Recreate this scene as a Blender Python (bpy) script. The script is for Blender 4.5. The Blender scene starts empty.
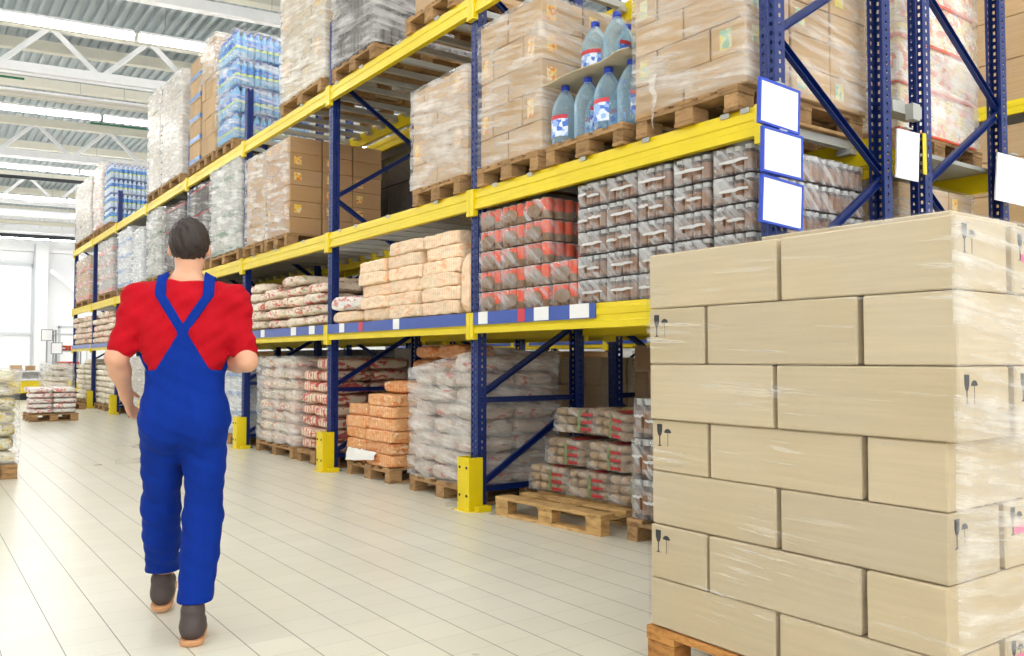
import bpy, bmesh, math, random
import numpy as np
from mathutils import Vector, Matrix, noise

random.seed(7)
SC = bpy.context.scene
COL = SC.collection
PI = math.pi
rad = math.radians
ORD = ['bottom', 'second', 'third', 'fourth', 'fifth', 'sixth', 'seventh', 'eighth', 'ninth', 'tenth', 'eleventh', 'twelfth']
NTH = ['first', 'second', 'third', 'fourth', 'fifth', 'sixth', 'seventh', 'eighth', 'ninth', 'tenth', 'eleventh', 'twelfth']

# ------------------------------------------------------------------ materials
def S(r, g, b):
    def f(c):
        c /= 255.0
        return c / 12.92 if c <= 0.04045 else ((c + 0.055) / 1.055) ** 2.4
    return (f(r), f(g), f(b), 1.0)

class NT:
    def __init__(self, name):
        self.m = bpy.data.materials.new(name)
        self.m.use_nodes = True
        self.t = self.m.node_tree
        self.t.nodes.clear()
        self.out = self.t.nodes.new('ShaderNodeOutputMaterial')
    def n(self, typ, ins=None, **props):
        nd = self.t.nodes.new(typ)
        for k, v in props.items():
            setattr(nd, k, v)
        for k, v in (ins or {}).items():
            s = nd.inputs[k]
            if isinstance(v, bpy.types.NodeSocket):
                self.t.links.new(v, s)
            else:
                s.default_value = v
        return nd
    def link(self, a, b):
        self.t.links.new(a, b)
    def coords(self, scale=(1, 1, 1), rnd=True, kind='Object'):
        tc = self.n('ShaderNodeTexCoord')
        v = tc.outputs[kind]
        if rnd:
            oi = self.n('ShaderNodeObjectInfo')
            mul = self.n('ShaderNodeMath', {0: oi.outputs['Random'], 1: 37.0}, operation='MULTIPLY')
            v = self.n('ShaderNodeVectorMath', {0: v, 1: mul.outputs[0]}, operation='ADD').outputs[0]
        return self.n('ShaderNodeVectorMath', {0: v, 1: scale}, operation='MULTIPLY').outputs[0]
    def noise(self, vec, scale=1.0, detail=3.0, rough=0.55):
        return self.n('ShaderNodeTexNoise', {'Vector': vec, 'Scale': scale, 'Detail': detail, 'Roughness': rough}).outputs['Fac']
    def ramp(self, fac, stops, interp='LINEAR'):
        nd = self.n('ShaderNodeValToRGB', {'Fac': fac})
        nd.color_ramp.interpolation = interp
        el = nd.color_ramp.elements
        while len(el) < len(stops):
            el.new(0.5)
        for e, (p, c) in zip(el, stops):
            e.position = p
            e.color = c if len(c) == 4 else (*c, 1)
        return nd.outputs['Color']
    def mix(self, fac, a, b, blend='MIX'):
        nd = self.n('ShaderNodeMix', data_type='RGBA', blend_type=blend)
        for i, v in ((0, fac), (6, a), (7, b)):
            if isinstance(v, bpy.types.NodeSocket):
                self.link(v, nd.inputs[i])
            else:
                nd.inputs[i].default_value = v
        return nd.outputs[2]
    def math(self, op, a, b=0.0, clamp=False):
        return self.n('ShaderNodeMath', {0: a, 1: b}, operation=op, use_clamp=clamp).outputs[0]
    def bsdf(self, color, rough=0.6, metal=0.0, bump=None, bstr=0.2, bdist=0.01, spec=0.5, **kw):
        ins = {'Base Color': color, 'Roughness': rough, 'Metallic': metal, 'Specular IOR Level': spec}
        ins.update(kw)
        nd = self.n('ShaderNodeBsdfPrincipled', ins)
        if bump is not None:
            b = self.n('ShaderNodeBump', {'Height': bump, 'Strength': bstr, 'Distance': bdist})
            self.link(b.outputs[0], nd.inputs['Normal'])
        return nd.outputs[0]
    def done(self, shader):
        self.link(shader, self.out.inputs['Surface'])
        return self.m

M = {}
def plain(key, color, rough=0.5, metal=0.0, vary=0.05, scale=6.0, bstr=0.0, spec=0.5):
    t = NT(key)
    f = t.noise(t.coords((scale,) * 3), 1.0, 4)
    dark = tuple(c * (1 - vary * 2) for c in color[:3]) + (1,)
    lite = tuple(min(1, c * (1 + vary)) for c in color[:3]) + (1,)
    c = t.ramp(f, [(0.3, dark), (0.7, lite)])
    M[key] = t.done(t.bsdf(c, rough, metal, f if bstr else None, bstr, spec=spec))
    return M[key]

def cardboard(key, color, vary=0.05):
    t = NT(key)
    co = t.coords((2.5, 2.5, 55))
    fib = t.noise(co, 1.0, 4)
    big = t.noise(t.coords((2, 2, 2)), 1.0, 2)
    dark = tuple(c * (1 - 2.2 * vary) for c in color[:3]) + (1,)
    c = t.ramp(fib, [(0.28, dark), (0.72, color)])
    oi = t.n('ShaderNodeObjectInfo')
    hv = t.n('ShaderNodeHueSaturation', {'Color': c, 'Value': t.math('ADD', t.math('MULTIPLY', oi.outputs['Random'], 0.14), 0.92), 'Saturation': t.math('ADD', t.math('MULTIPLY', big, 0.3), 0.85)})
    M[key] = t.done(t.bsdf(hv.outputs[0], 0.75, 0, fib, 0.08, spec=0.25))
cardboard('cardboard', S(206, 189, 158))
cardboard('cardboard_pale', S(208, 192, 164), 0.07)
cardboard('cardboard_brown', S(188, 150, 108))
cardboard('cardboard_tan', S(198, 167, 128), 0.07)

def wood(key, c1, c2):
    t = NT(key)
    co = t.coords((9, 9, 30))
    n1 = t.noise(co, 1.0, 5, 0.65)
    n2 = t.noise(t.coords((1.5, 1.5, 1.5)), 3.0, 3)
    c = t.ramp(n1, [(0.25, c2), (0.5, c1), (0.8, tuple(min(1, x * 1.12) for x in c1[:3]))])
    oi = t.n('ShaderNodeObjectInfo')
    hv = t.n('ShaderNodeHueSaturation', {'Color': c, 'Value': t.math('ADD', t.math('MULTIPLY', oi.outputs['Random'], 0.3), 0.82)})
    stain = t.ramp(n2, [(0.3, (0.55, 0.5, 0.42)), (0.6, (1, 1, 1))])
    c = t.mix(0.6, hv.outputs[0], stain, 'MULTIPLY')
    M[key] = t.done(t.bsdf(c, 0.8, 0, n1, 0.3, spec=0.2))
wood('pallet_wood', S(206, 168, 112), S(140, 100, 58))
wood('pallet_wood_old', S(176, 140, 98), S(104, 76, 48))
wood('pallet_wood_worn', S(206, 148, 84), S(122, 78, 40))

# stretch film: clear sheet whose pulled folds scatter white light
def film(key, lo, hi, tilt=0.12, sv=26, tint=(0.95, 0.935, 0.91), rough=0.3, bstr=0.5, thr=(0.38, 0.72)):
    t = NT(key)
    tc = t.n('ShaderNodeTexCoord')
    oi = t.n('ShaderNodeObjectInfo')
    sep = t.n('ShaderNodeSeparateXYZ', {0: tc.outputs['Object']})
    per = t.math('SUBTRACT', sep.outputs[0], sep.outputs[1])
    zt = t.math('ADD', sep.outputs[2], t.math('MULTIPLY', per, tilt))
    vec = t.n('ShaderNodeCombineXYZ', {0: t.math('MULTIPLY', per, 2.2), 1: t.math('MULTIPLY', oi.outputs['Random'], 50.0), 2: t.math('MULTIPLY', zt, sv)})
    streak = t.noise(vec.outputs[0], 1.0, 4, 0.6)
    vec2 = t.n('ShaderNodeVectorMath', {0: tc.outputs['Object'], 1: (3.2, 3.2, 4.5)}, operation='MULTIPLY')
    big = t.noise(vec2.outputs[0], 1.0, 3, 0.6)
    f = t.math('ADD', t.math('MULTIPLY', streak, 0.6), t.math('MULTIPLY', big, 0.4))
    a = t.n('ShaderNodeMapRange', {'Value': f, 'From Min': thr[0], 'From Max': thr[1], 'To Min': lo, 'To Max': hi}, clamp=True).outputs[0]
    bump = t.n('ShaderNodeBump', {'Height': f, 'Strength': bstr, 'Distance': 0.05})
    gl = t.n('ShaderNodeBsdfPrincipled', {'Base Color': (*tint, 1), 'Roughness': rough, 'Specular IOR Level': 0.7, 'Normal': bump.outputs[0]})
    tr = t.n('ShaderNodeBsdfTransparent', {'Color': (0.97, 0.97, 0.97, 1)})
    mx = t.n('ShaderNodeMixShader', {0: a, 1: tr.outputs[0], 2: gl.outputs[0]})
    M[key] = t.done(mx.outputs[0])
film('film_clear', 0.02, 0.30, thr=(0.47, 0.68))
film('film_front', 0.01, 0.4, thr=(0.56, 0.70), sv=60, tilt=0.05)
film('film_end_lit', 0.06, 0.5, thr=(0.43, 0.66), sv=30, bstr=0.3)  # whiter than the front film, the extra white standing in for reflected light
film('film_wrap', 0.04, 0.55, thr=(0.42, 0.70))
film('film_thick', 0.10, 0.66, sv=18, thr=(0.40, 0.70), bstr=0.22)
film('film_cloudy', 0.14, 0.74, sv=18, thr=(0.41, 0.70), bstr=0.2)
film('shrink', 0.06, 0.62, tilt=0.9, sv=15, tint=(0.8, 0.8, 0.8), rough=0.12, thr=(0.44, 0.64))
film('shrink_tin', 0.03, 0.6, tilt=0.8, sv=14, tint=(0.82, 0.82, 0.82), rough=0.12, thr=(0.46, 0.66))
film('shrink_clear', 0.05, 0.4, tilt=0.5, sv=22, thr=(0.42, 0.66))

def paint(key, color, rough=0.35, vary=0.04):
    t = NT(key)
    n1 = t.noise(t.coords((3, 3, 3)), 1.0, 4)
    n2 = t.noise(t.coords((14, 14, 14)), 2.0, 4, 0.7)
    d = tuple(c * (1 - vary * 2.5) for c in color[:3])
    c = t.ramp(n1, [(0.3, d), (0.7, color)])
    scuff = t.ramp(n2, [(0.70, (0, 0, 0)), (0.76, (0.35, 0.35, 0.35))])
    c = t.mix(scuff, c, (0.55, 0.53, 0.5, 1))
    M[key] = t.done(t.bsdf(c, rough))
paint('yellow', S(234, 208, 8), 0.42)
paint('blue', S(4, 36, 104), 0.4)
paint('blue_strip', S(62, 88, 168))
paint('zinc', S(176, 176, 170), 0.4, 0.06)
plain('white_paint', S(240, 240, 242), 0.5, vary=0.02)
plain('beige_paint', S(226, 222, 208), 0.5, vary=0.02)
plain('deck_metal', S(160, 172, 178), 0.4, vary=0.03)
plain('dark_metal', S(40, 44, 50), 0.5)
plain('green_pipe', S(30, 110, 80), 0.5)
plain('wall_white', S(246, 247, 250), 0.7, vary=0.01, scale=0.5)
plain('wall_gray', S(206, 210, 214), 0.6, vary=0.02)
plain('label_white', S(240, 240, 238), 0.5, vary=0.01)
plain('label_red', S(205, 60, 70), 0.5)
plain('sign_white', S(252, 252, 252), 0.35, vary=0.0)
plain('sign_blue', S(36, 72, 190), 0.4)
plain('print_dark', S(52, 52, 56), 0.7)
plain('print_pink', S(232, 120, 160), 0.7)
plain('black', S(26, 26, 28), 0.5)
plain('red_plastic', S(214, 76, 48), 0.4)
plain('gray_plastic', S(150, 152, 156), 0.5)
plain('skin', S(214, 160, 128), 0.5, vary=0.03)
plain('hair', S(46, 34, 28), 0.6, vary=0.15, scale=60, bstr=0.4)
plain('shoe', S(72, 60, 58), 0.6)
plain('shoe_sole', S(206, 150, 104), 0.6)
plain('eye', S(235, 232, 226), 0.2)
plain('strip_gray', S(206, 206, 204), 0.3)
plain('lid_white', S(226, 226, 224), 0.35)
plain('cap_blue', S(40, 70, 190), 0.35)
plain('cap_dark', S(40, 40, 60), 0.35)
plain('tear', S(238, 236, 230), 0.7, vary=0.03)
def cloth(key, color):
    t = NT(key)
    n = t.noise(t.coords((7, 7, 3), rnd=False), 1.0, 4)
    w = t.noise(t.coords((160, 160, 160), rnd=False), 1.0, 2)
    d = tuple(c * 0.82 for c in color[:3])
    M[key] = t.done(t.bsdf(t.ramp(n, [(0.3, d), (0.7, color)]), 0.85, 0, t.math('ADD', n, t.math('MULTIPLY', w, 0.06)), 0.55, 0.03, spec=0.15))
cloth('shirt', S(186, 14, 30))
cloth('overall', S(6, 46, 140))

def two_tone_label(key, base, a, b, scale=18):
    t = NT(key)
    v = t.n('ShaderNodeTexVoronoi', {'Vector': t.coords((scale, scale, scale)), 'Scale': 1.0})
    f = t.n('ShaderNodeSeparateColor', {0: v.outputs['Color']}).outputs[0]
    c = t.ramp(f, [(0.0, base), (0.4, a), (0.75, b)], 'CONSTANT')
    M[key] = t.done(t.bsdf(c, 0.5))
two_tone_label('carton_label', S(226, 206, 160), S(236, 190, 60), S(220, 130, 50), 40)
two_tone_label('carton_label_green', S(214, 206, 166), S(222, 204, 96), S(150, 186, 160), 26)
two_tone_label('bottle_label', S(226, 234, 248), S(150, 184, 236), S(80, 120, 214), 30)
two_tone_label('water_label', S(60, 130, 206), S(40, 100, 186), S(90, 160, 220), 24)
plain('label_lime', S(186, 206, 90), 0.4)

def sack(key, base, ink, ink2=None, amt=0.5, wr=0.5, band=None):
    t = NT(key)
    co = t.coords((1, 1, 1))
    v = t.noise(t.n('ShaderNodeVectorMath', {0: co, 1: (16, 11, 30)}, operation='MULTIPLY').outputs[0], 1.0, 2, 0.6)
    area = t.noise(t.n('ShaderNodeVectorMath', {0: co, 1: (4.5, 4.5, 9)}, operation='MULTIPLY').outputs[0], 1.0, 1)
    ink_m = t.math('MULTIPLY', t.math('GREATER_THAN', v, 0.53), t.math('GREATER_THAN', area, 1.0 - amt))
    n = t.noise(t.n('ShaderNodeVectorMath', {0: co, 1: (9, 9, 16)}, operation='MULTIPLY').outputs[0], 1.0, 4)
    d = tuple(c * 0.82 for c in base[:3])
    c = t.ramp(n, [(0.3, d), (0.65, base)])
    c = t.mix(t.math('MULTIPLY', ink_m, 0.85), c, ink)
    if ink2:
        a2 = t.math('GREATER_THAN', t.noise(t.n('ShaderNodeVectorMath', {0: co, 1: (12, 12, 22)}, operation='MULTIPLY').outputs[0], 1.3, 2), 0.62)
        c = t.mix(t.math('MULTIPLY', a2, 0.8), c, ink2)
    if band:
        tc = t.n('ShaderNodeTexCoord')
        sp = t.n('ShaderNodeSeparateXYZ', {0: tc.outputs['Object']})
        wv = t.math('SINE', t.math('MULTIPLY', sp.outputs[band[0]], band[1]))
        c = t.mix(t.math('MULTIPLY', t.math('GREATER_THAN', wv, band[2]), 0.8), c, band[3])
    oi = t.n('ShaderNodeObjectInfo')
    c = t.n('ShaderNodeHueSaturation', {'Color': c, 'Value': t.math('ADD', t.math('MULTIPLY', oi.outputs['Random'], 0.18), 0.9)}).outputs[0]
    M[key] = t.done(t.bsdf(c, 0.42, 0, n, wr, 0.03))
sack('sack_peach', S(250, 222, 188), S(240, 176, 122), None, 0.40, 1.0, (1, 170, 0.72, S(242, 190, 140)))
sack('sack_orange', S(238, 178, 122), S(216, 128, 66), S(246, 222, 186), 0.5, 0.9, (1, 170, 0.6, S(216, 136, 76)))
sack('sack_cream', S(238, 220, 198), S(204, 66, 60), S(150, 170, 120), 0.5, 0.8)
sack('sack_red', S(232, 214, 186), S(190, 46, 48), None, 0.52, 0.6, (1, 90, 0.55, S(190, 50, 52)))
sack('sack_gray', S(200, 184, 168), S(184, 88, 84), None, 0.44, 0.9)
sack('sack_beige', S(238, 228, 208), S(206, 150, 130), None, 0.3, 0.6)
sack('sack_brown', S(182, 154, 116), S(150, 120, 88), None, 0.5, 0.8)
sack('sack_garden', S(226, 222, 190), S(208, 180, 60), S(100, 74, 120), 0.62, 0.6)
sack('sack_white', S(236, 232, 224), S(210, 110, 110), None, 0.55, 0.7)
plain('print_red', S(186, 50, 54), 0.5, vary=0.2, scale=30)
plain('print_green', S(120, 140, 90), 0.5, vary=0.2, scale=30)
plain('roll_end', S(196, 172, 96), 0.6, vary=0.15, scale=20)
plain('can_red', S(228, 84, 40), 0.35, vary=0.08, scale=10)
plain('can_brown', S(134, 100, 66), 0.4, vary=0.12, scale=20)
plain('jar_tan', S(146, 108, 80), 0.35, vary=0.15, scale=20)
plain('jar_brown', S(70, 44, 32), 0.3, vary=0.1, scale=20)
plain('lid_gray', S(196, 196, 194), 0.3, metal=0.3)
plain('crate_white', S(214, 218, 222), 0.5, vary=0.08, scale=9)
plain('crate_blue', S(90, 140, 200), 0.4, vary=0.15, scale=14)
plain('crate_dark', S(92, 84, 80), 0.4, vary=0.2, scale=14)
plain('crate_gray', S(176, 174, 166), 0.5, vary=0.1, scale=9)
plain('crate_green', S(80, 120, 90), 0.5, vary=0.2, scale=14)
plain('crate_beige', S(206, 198, 186), 0.5, vary=0.08, scale=6)

def plastic_bottle(key, color, alpha):
    t = NT(key)
    gl = t.n('ShaderNodeBsdfPrincipled', {'Base Color': color, 'Roughness': 0.08, 'Specular IOR Level': 0.6})
    tr = t.n('ShaderNodeBsdfTransparent', {'Color': (0.80, 0.92, 0.98, 1)})
    lw = t.n('ShaderNodeLayerWeight', {'Blend': 0.35})
    f = t.math('ADD', t.math('MULTIPLY', lw.outputs['Facing'], 0.5), alpha, True)
    mx = t.n('ShaderNodeMixShader', {0: f, 1: tr.outputs[0], 2: gl.outputs[0]})
    M[key] = t.done(mx.outputs[0])
plastic_bottle('bottle_clear', S(206, 234, 250), 0.16)
plastic_bottle('bottle_blue', S(130, 188, 228), 0.6)
plastic_bottle('bottle_white', S(206, 224, 244), 0.7)

def floor_mat():
    t = NT('floor_tile')
    tc = t.n('ShaderNodeTexCoord')
    sp = t.n('ShaderNodeSeparateXYZ', {0: tc.outputs['Object']})
    def line(sock, off, pitch, w):
        u = t.math('DIVIDE', t.math('SUBTRACT', sock, off - 40 * pitch), pitch)
        fr = t.math('FRACT', u)
        d = t.math('ABSOLUTE', t.math('SUBTRACT', fr, 0.5))
        ln = t.n('ShaderNodeMapRange', {'Value': d, 'From Min': 0.5 - w / pitch, 'From Max': 0.5 - w / pitch * 0.4, 'To Min': 0.0, 'To Max': 1.0}, clamp=True).outputs[0]
        return ln, t.math('FLOOR', u)
    lx, ix = line(sp.outputs[0], 1.191, 0.2125, 0.0032)
    ly, iy = line(sp.outputs[1], 3.191, 0.2045, 0.0026)
    cell = t.n('ShaderNodeCombineXYZ', {0: ix, 1: iy})
    wn = t.n('ShaderNodeTexWhiteNoise', {'Vector': cell.outputs[0]}, noise_dimensions='2D')
    n = t.noise(tc.outputs['Object'], 0.6, 4)
    base = t.ramp(n, [(0.3, S(222, 216, 196)), (0.7, S(230, 226, 210))])
    base = t.n('ShaderNodeHueSaturation', {'Color': base, 'Value': t.math('ADD', t.math('MULTIPLY', wn.outputs['Value'], 0.05), 0.96)}).outputs[0]
    g1 = t.mix(t.math('MULTIPLY', ly, 0.35), base, S(128, 124, 112))
    g2 = t.mix(t.math('MULTIPLY', lx, 0.85), g1, S(84, 80, 72))
    r = t.math('ADD', t.math('MULTIPLY', n, 0.1), 0.24)
    h = t.math('SUBTRACT', 0.0, t.math('MAXIMUM', lx, ly))
    M['floor'] = t.done(t.bsdf(g2, r, 0, h, 0.2, 0.003, spec=0.45))
floor_mat()

def lamp_mat():
    t = NT('lamp_tube')
    e = t.n('ShaderNodeEmission', {'Color': (1.0, 0.985, 0.955, 1), 'Strength': LAMP})
    M['lamp'] = t.done(e.outputs[0])
LAMP = 32.0
lamp_mat()

# ------------------------------------------------------------------ mesh builder
class MB:
    def __init__(self):
        self.v, self.f, self.m, self.s = [], [], [], []
    def add(self, vs, fs, mat=0, smooth=False):
        b = len(self.v)
        self.v.extend(tuple(p) for p in vs)
        for f in fs:
            self.f.append(tuple(b + i for i in f))
            self.m.append(mat)
            self.s.append(smooth)
        return self
    def box(self, x0, x1, y0, y1, z0, z1, mat=0, bev=0.0):
        if bev <= 0:
            vs = [(x, y, z) for z in (z0, z1) for y in (y0, y1) for x in (x0, x1)]
            return self.add(vs, [(0, 2, 3, 1), (4, 5, 7, 6), (0, 1, 5, 4), (2, 6, 7, 3), (0, 4, 6, 2), (1, 3, 7, 5)], mat)
        X, Y, Z, b = (x0, x1), (y0, y1), (z0, z1), bev
        vs, idx = [], {}
        for i in (0, 1):
            for j in (0, 1):
                for k in (0, 1):
                    sx, sy, sz = (1 - 2 * i), (1 - 2 * j), (1 - 2 * k)
                    p = (X[i], Y[j], Z[k])
                    for a in range(3):
                        q = [p[0] + sx * b, p[1] + sy * b, p[2] + sz * b]
                        q[a] = p[a]
                        idx[(i, j, k, a)] = len(vs)
                        vs.append(tuple(q))
        fs = []
        for a in range(3):
            for s in (0, 1):
                o = [c for c in range(3) if c != a]
                quad = []
                for (p, q) in ((0, 0), (1, 0), (1, 1), (0, 1)):
                    key = [0, 0, 0]
                    key[a], key[o[0]], key[o[1]] = s, p, q
                    quad.append(idx[(*key, a)])
                if (s == 0) != (a == 1):
                    quad.reverse()
                fs.append(tuple(quad))
        for a in range(3):
            o = [c for c in range(3) if c != a]
            for p in (0, 1):
                for q in (0, 1):
                    k0, k1 = [0, 0, 0], [0, 0, 0]
                    k0[o[0]] = k1[o[0]] = p
                    k0[o[1]] = k1[o[1]] = q
                    k1[a] = 1
                    fs.append((idx[(*k0, o[0])], idx[(*k1, o[0])], idx[(*k1, o[1])], idx[(*k0, o[1])]))
        for i in (0, 1):
            for j in (0, 1):
                for k in (0, 1):
                    fs.append(tuple(idx[(i, j, k, a)] for a in range(3)))
        return self.add(vs, fs, mat)
    def prism(self, poly, axis, a0, a1, mat=0):
        n = len(poly)
        def P(u, w, a):
            return {'x': (a, u, w), 'y': (u, a, w), 'z': (u, w, a)}[axis]
        vs = [P(u, w, a0) for u, w in poly] + [P(u, w, a1) for u, w in poly]
        fs = [tuple(range(n)), tuple(range(2 * n - 1, n - 1, -1))] + [(i, n + i, n + (i + 1) % n, (i + 1) % n) for i in range(n)]
        return self.add(vs, fs, mat)
    def bar(self, p0, p1, w, h, mat=0, up=(0, 0, 1)):
        p0, p1 = Vector(p0), Vector(p1)
        d = (p1 - p0).normalized()
        u = Vector(up)
        if abs(d.dot(u)) > 0.98:
            u = Vector((1, 0, 0))
        s = d.cross(u).normalized() * (w / 2)
        t = s.cross(d).normalized() * (h / 2)
        vs = [p + a * s + b * t for p in (p0, p1) for a, b in ((-1, -1), (1, -1), (1, 1), (-1, 1))]
        return self.add(vs, [(3, 2, 1, 0), (4, 5, 6, 7), (0, 1, 5, 4), (1, 2, 6, 5), (2, 3, 7, 6), (3, 0, 4, 7)], mat)
    def tube(self, p0, p1, r, n=10, mat=0):
        p0, p1 = Vector(p0), Vector(p1)
        d = (p1 - p0).normalized()
        u = Vector((0, 0, 1)) if abs(d.z) < 0.9 else Vector((1, 0, 0))
        s = d.cross(u).normalized()
        t = s.cross(d)
        vs = [p + r * (math.cos(2 * PI * i / n) * s + math.sin(2 * PI * i / n) * t) for p in (p0, p1) for i in range(n)]
        self.add(vs, [(i, (i + 1) % n, n + (i + 1) % n, n + i) for i in range(n)], mat, True)
        self.add(vs[:n], [tuple(range(n - 1, -1, -1))], mat)
        return self.add(vs[n:], [tuple(range(n))], mat)
    def lathe(self, prof, c=(0, 0, 0), n=14, mat=0, mats=None):
        vs = [(c[0] + r * math.cos(2 * PI * i / n), c[1] + r * math.sin(2 * PI * i / n), c[2] + z) for r, z in prof for i in range(n)]
        b = len(self.v)
        self.v.extend(vs)
        for k in range(len(prof) - 1):
            for i in range(n):
                j = (i + 1) % n
                self.f.append((b + k * n + i, b + k * n + j, b + (k + 1) * n + j, b + (k + 1) * n + i))
                self.m.append(mats[k] if mats else mat)
                self.s.append(True)
        for k, rev in ((0, True), (len(prof) - 1, False)):
            ring = [b + k * n + i for i in range(n)]
            self.f.append(tuple(ring[::-1] if rev else ring))
            self.m.append(mats[min(k, len(mats) - 1)] if mats else mat)
            self.s.append(False)
        return self
    def mesh(self, name, mats):
        me = bpy.data.meshes.new(name)
        me.from_pydata(self.v, [], self.f)
        for m in (mats if isinstance(mats, (list, tuple)) else [mats]):
            me.materials.append(M[m])
        me.polygons.foreach_set('material_index', self.m)
        me.polygons.foreach_set('use_smooth', self.s)
        me.update()
        return me
    def build(self, name, mats, parent=None, loc=(0, 0, 0)):
        return inst(self.mesh(name, mats), name, parent, loc)

def inst(me, name, parent=None, loc=(0, 0, 0), rot=(0, 0, 0)):
    o = bpy.data.objects.new(name, me)
    o.location = loc
    o.rotation_euler = rot
    if parent is not None:
        o.parent = parent
    COL.objects.link(o)
    return o

def tag(o, label, cat, group=None, kind=None):
    o['label'] = label
    o['category'] = cat
    if group:
        o['group'] = group
    if kind:
        o['kind'] = kind
    return o

def thing(name, label, cat, loc=(0, 0, 0), rz=0.0, group=None):
    o = inst(None, name, None, loc, (0, 0, rz))
    o.empty_display_size = 0.1
    return tag(o, label, cat, group)

def struct(o):
    o['kind'] = 'structure'
    return o

def copy_thing(root, loc, rz, label, group=None):
    r = root.copy()
    COL.objects.link(r)
    r.location = loc
    r.rotation_euler = (0, 0, rz)
    r['label'] = label
    if group:
        r['group'] = group
    for ch in root.children:
        c = ch.copy()
        COL.objects.link(c)
        c.parent = r
        for g in ch.children:
            d = g.copy()
            COL.objects.link(d)
            d.parent = c
    return r

# ------------------------------------------------------------------ setting
struct(MB().add([(-16, -8, 0), (14.5, -8, 0), (14.5, 53, 0), (-16, 53, 0)], [(0, 1, 2, 3)]).build('floor', 'floor'))

def corrugated():
    mb = MB()
    prof, x = [], -16.0
    while x < 14.5:
        prof += [(x, 0.0), (x + 0.08, 0.0), (x + 0.11, 0.07), (x + 0.19, 0.07)]
        x += 0.22
    vs = [(x, y, 9.0 + z) for y in (-8, 20, 53) for x, z in prof]
    n = len(prof)
    fs = [(r * n + i, r * n + i + 1, (r + 1) * n + i + 1, (r + 1) * n + i) for r in range(2) for i in range(n - 1)]
    mb.add(vs, fs)
    return struct(mb.build('ceiling', 'deck_metal'))
corrugated()

TH = rad(-8)
TD = Vector((math.cos(TH), math.sin(TH), 0))
def tl(Y, z, s):
    return Vector((0.0776 * Y, Y, z)) + TD * s
TA, TB = -14.0, 10.5
def roof_truss(Y):
    t = inst(None, 'roof_truss', None, (0, 0, 0))
    struct(t)
    up = MB()
    up.bar(tl(Y, 8.62, TA), tl(Y, 8.62, TB), 0.2, 0.24)
    up.build('upper_chord', 'beige_paint', t)
    lo = MB()
    lo.bar(tl(Y, 7.6, TA), tl(Y, 7.6, TB), 0.2, 0.2)
    lo.bar(tl(Y, 7.46, TA), tl(Y, 7.46, TB), 0.06, 0.04)
    lo.build('lower_chord', 'white_paint', t)
    s = TA + 0.6
    k = 0
    while s + 0.9 < TB:
        a, b = (8.55, 7.65) if k % 2 == 0 else (7.65, 8.55)
        MB().bar(tl(Y, a, s), tl(Y, b, s + 0.92), 0.1, 0.1).build('diagonal', 'white_paint', t)
        s += 1.02
        k += 1
    return t
for Y in (12.3, 21.3, 30.3, 39.3, 48.3):
    roof_truss(Y)
for Y, z, w, h, mt in ((16.1, 7.6, 0.18, 0.2, 'white_paint'), (18.0, 8.75, 0.28, 0.3, 'beige_paint'), (23.4, 8.8, 0.2, 0.26, 'beige_paint'), (26.6, 8.8, 0.2, 0.26, 'beige_paint'),
                       (34.5, 8.8, 0.2, 0.26, 'beige_paint'), (44, 8.8, 0.2, 0.26, 'beige_paint'), (9.0, 8.8, 0.2, 0.26, 'beige_paint')):
    struct(MB().bar(tl(Y, z, TA), tl(Y, z, TB), w, h).build('roof_purlin', mt))
# cable tray, sprinkler pipes, ducts under the roof
tray = thing('cable_tray', 'pale cable tray of parallel runs hung below the white roof truss', 'cable tray', tl(22.3, 7.3, 0))
for i in range(4):
    o = MB().bar(TD * TA, TD * TB, 0.12, 0.05).build('tray_run', 'beige_paint' if i % 2 else 'white_paint', tray, (0, -0.22 + i * 0.16, 0))
for Y, z, nm, lab, mt, r in ((38.8, 7.0, 'ceiling_duct', 'white round duct crossing below the far roof trusses', 'white_paint', 0.16), (42.0, 7.1, 'ceiling_pipe', 'beige pipe crossing the roof beyond the round duct', 'beige_paint', 0.1),
                             (33.0, 7.35, 'ceiling_cable_pipe', 'dark thin pipe crossing below the roof', 'dark_metal', 0.06), (46.0, 7.0, 'ceiling_cable_duct', 'dark duct run close to the far wall under the roof', 'dark_metal', 0.09)):
    tag(MB().tube(tl(Y, z, TA), tl(Y, z, TB), r, 12).build(nm, mt), lab, 'pipe')
for i, (Y, s0, s1, w) in enumerate(((16.6, -4, -0.5, 'above the glowing lamp row'), (20.4, -3, 0.2, 'behind the glowing lamp row'), (24.6, -3, 0.4, 'above the middle lamp row'), (28.3, 2.2, 5.5, 'near the stacked water bottles'))):
    tag(MB().tube(tl(Y, 8.3, s0), tl(Y, 8.3, s1), 0.03, 8).build('ceiling_sprinkler_pipe', 'green_pipe'), 'thin green pipe under the roof ' + w, 'pipe', 'green roof pipes')

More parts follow.
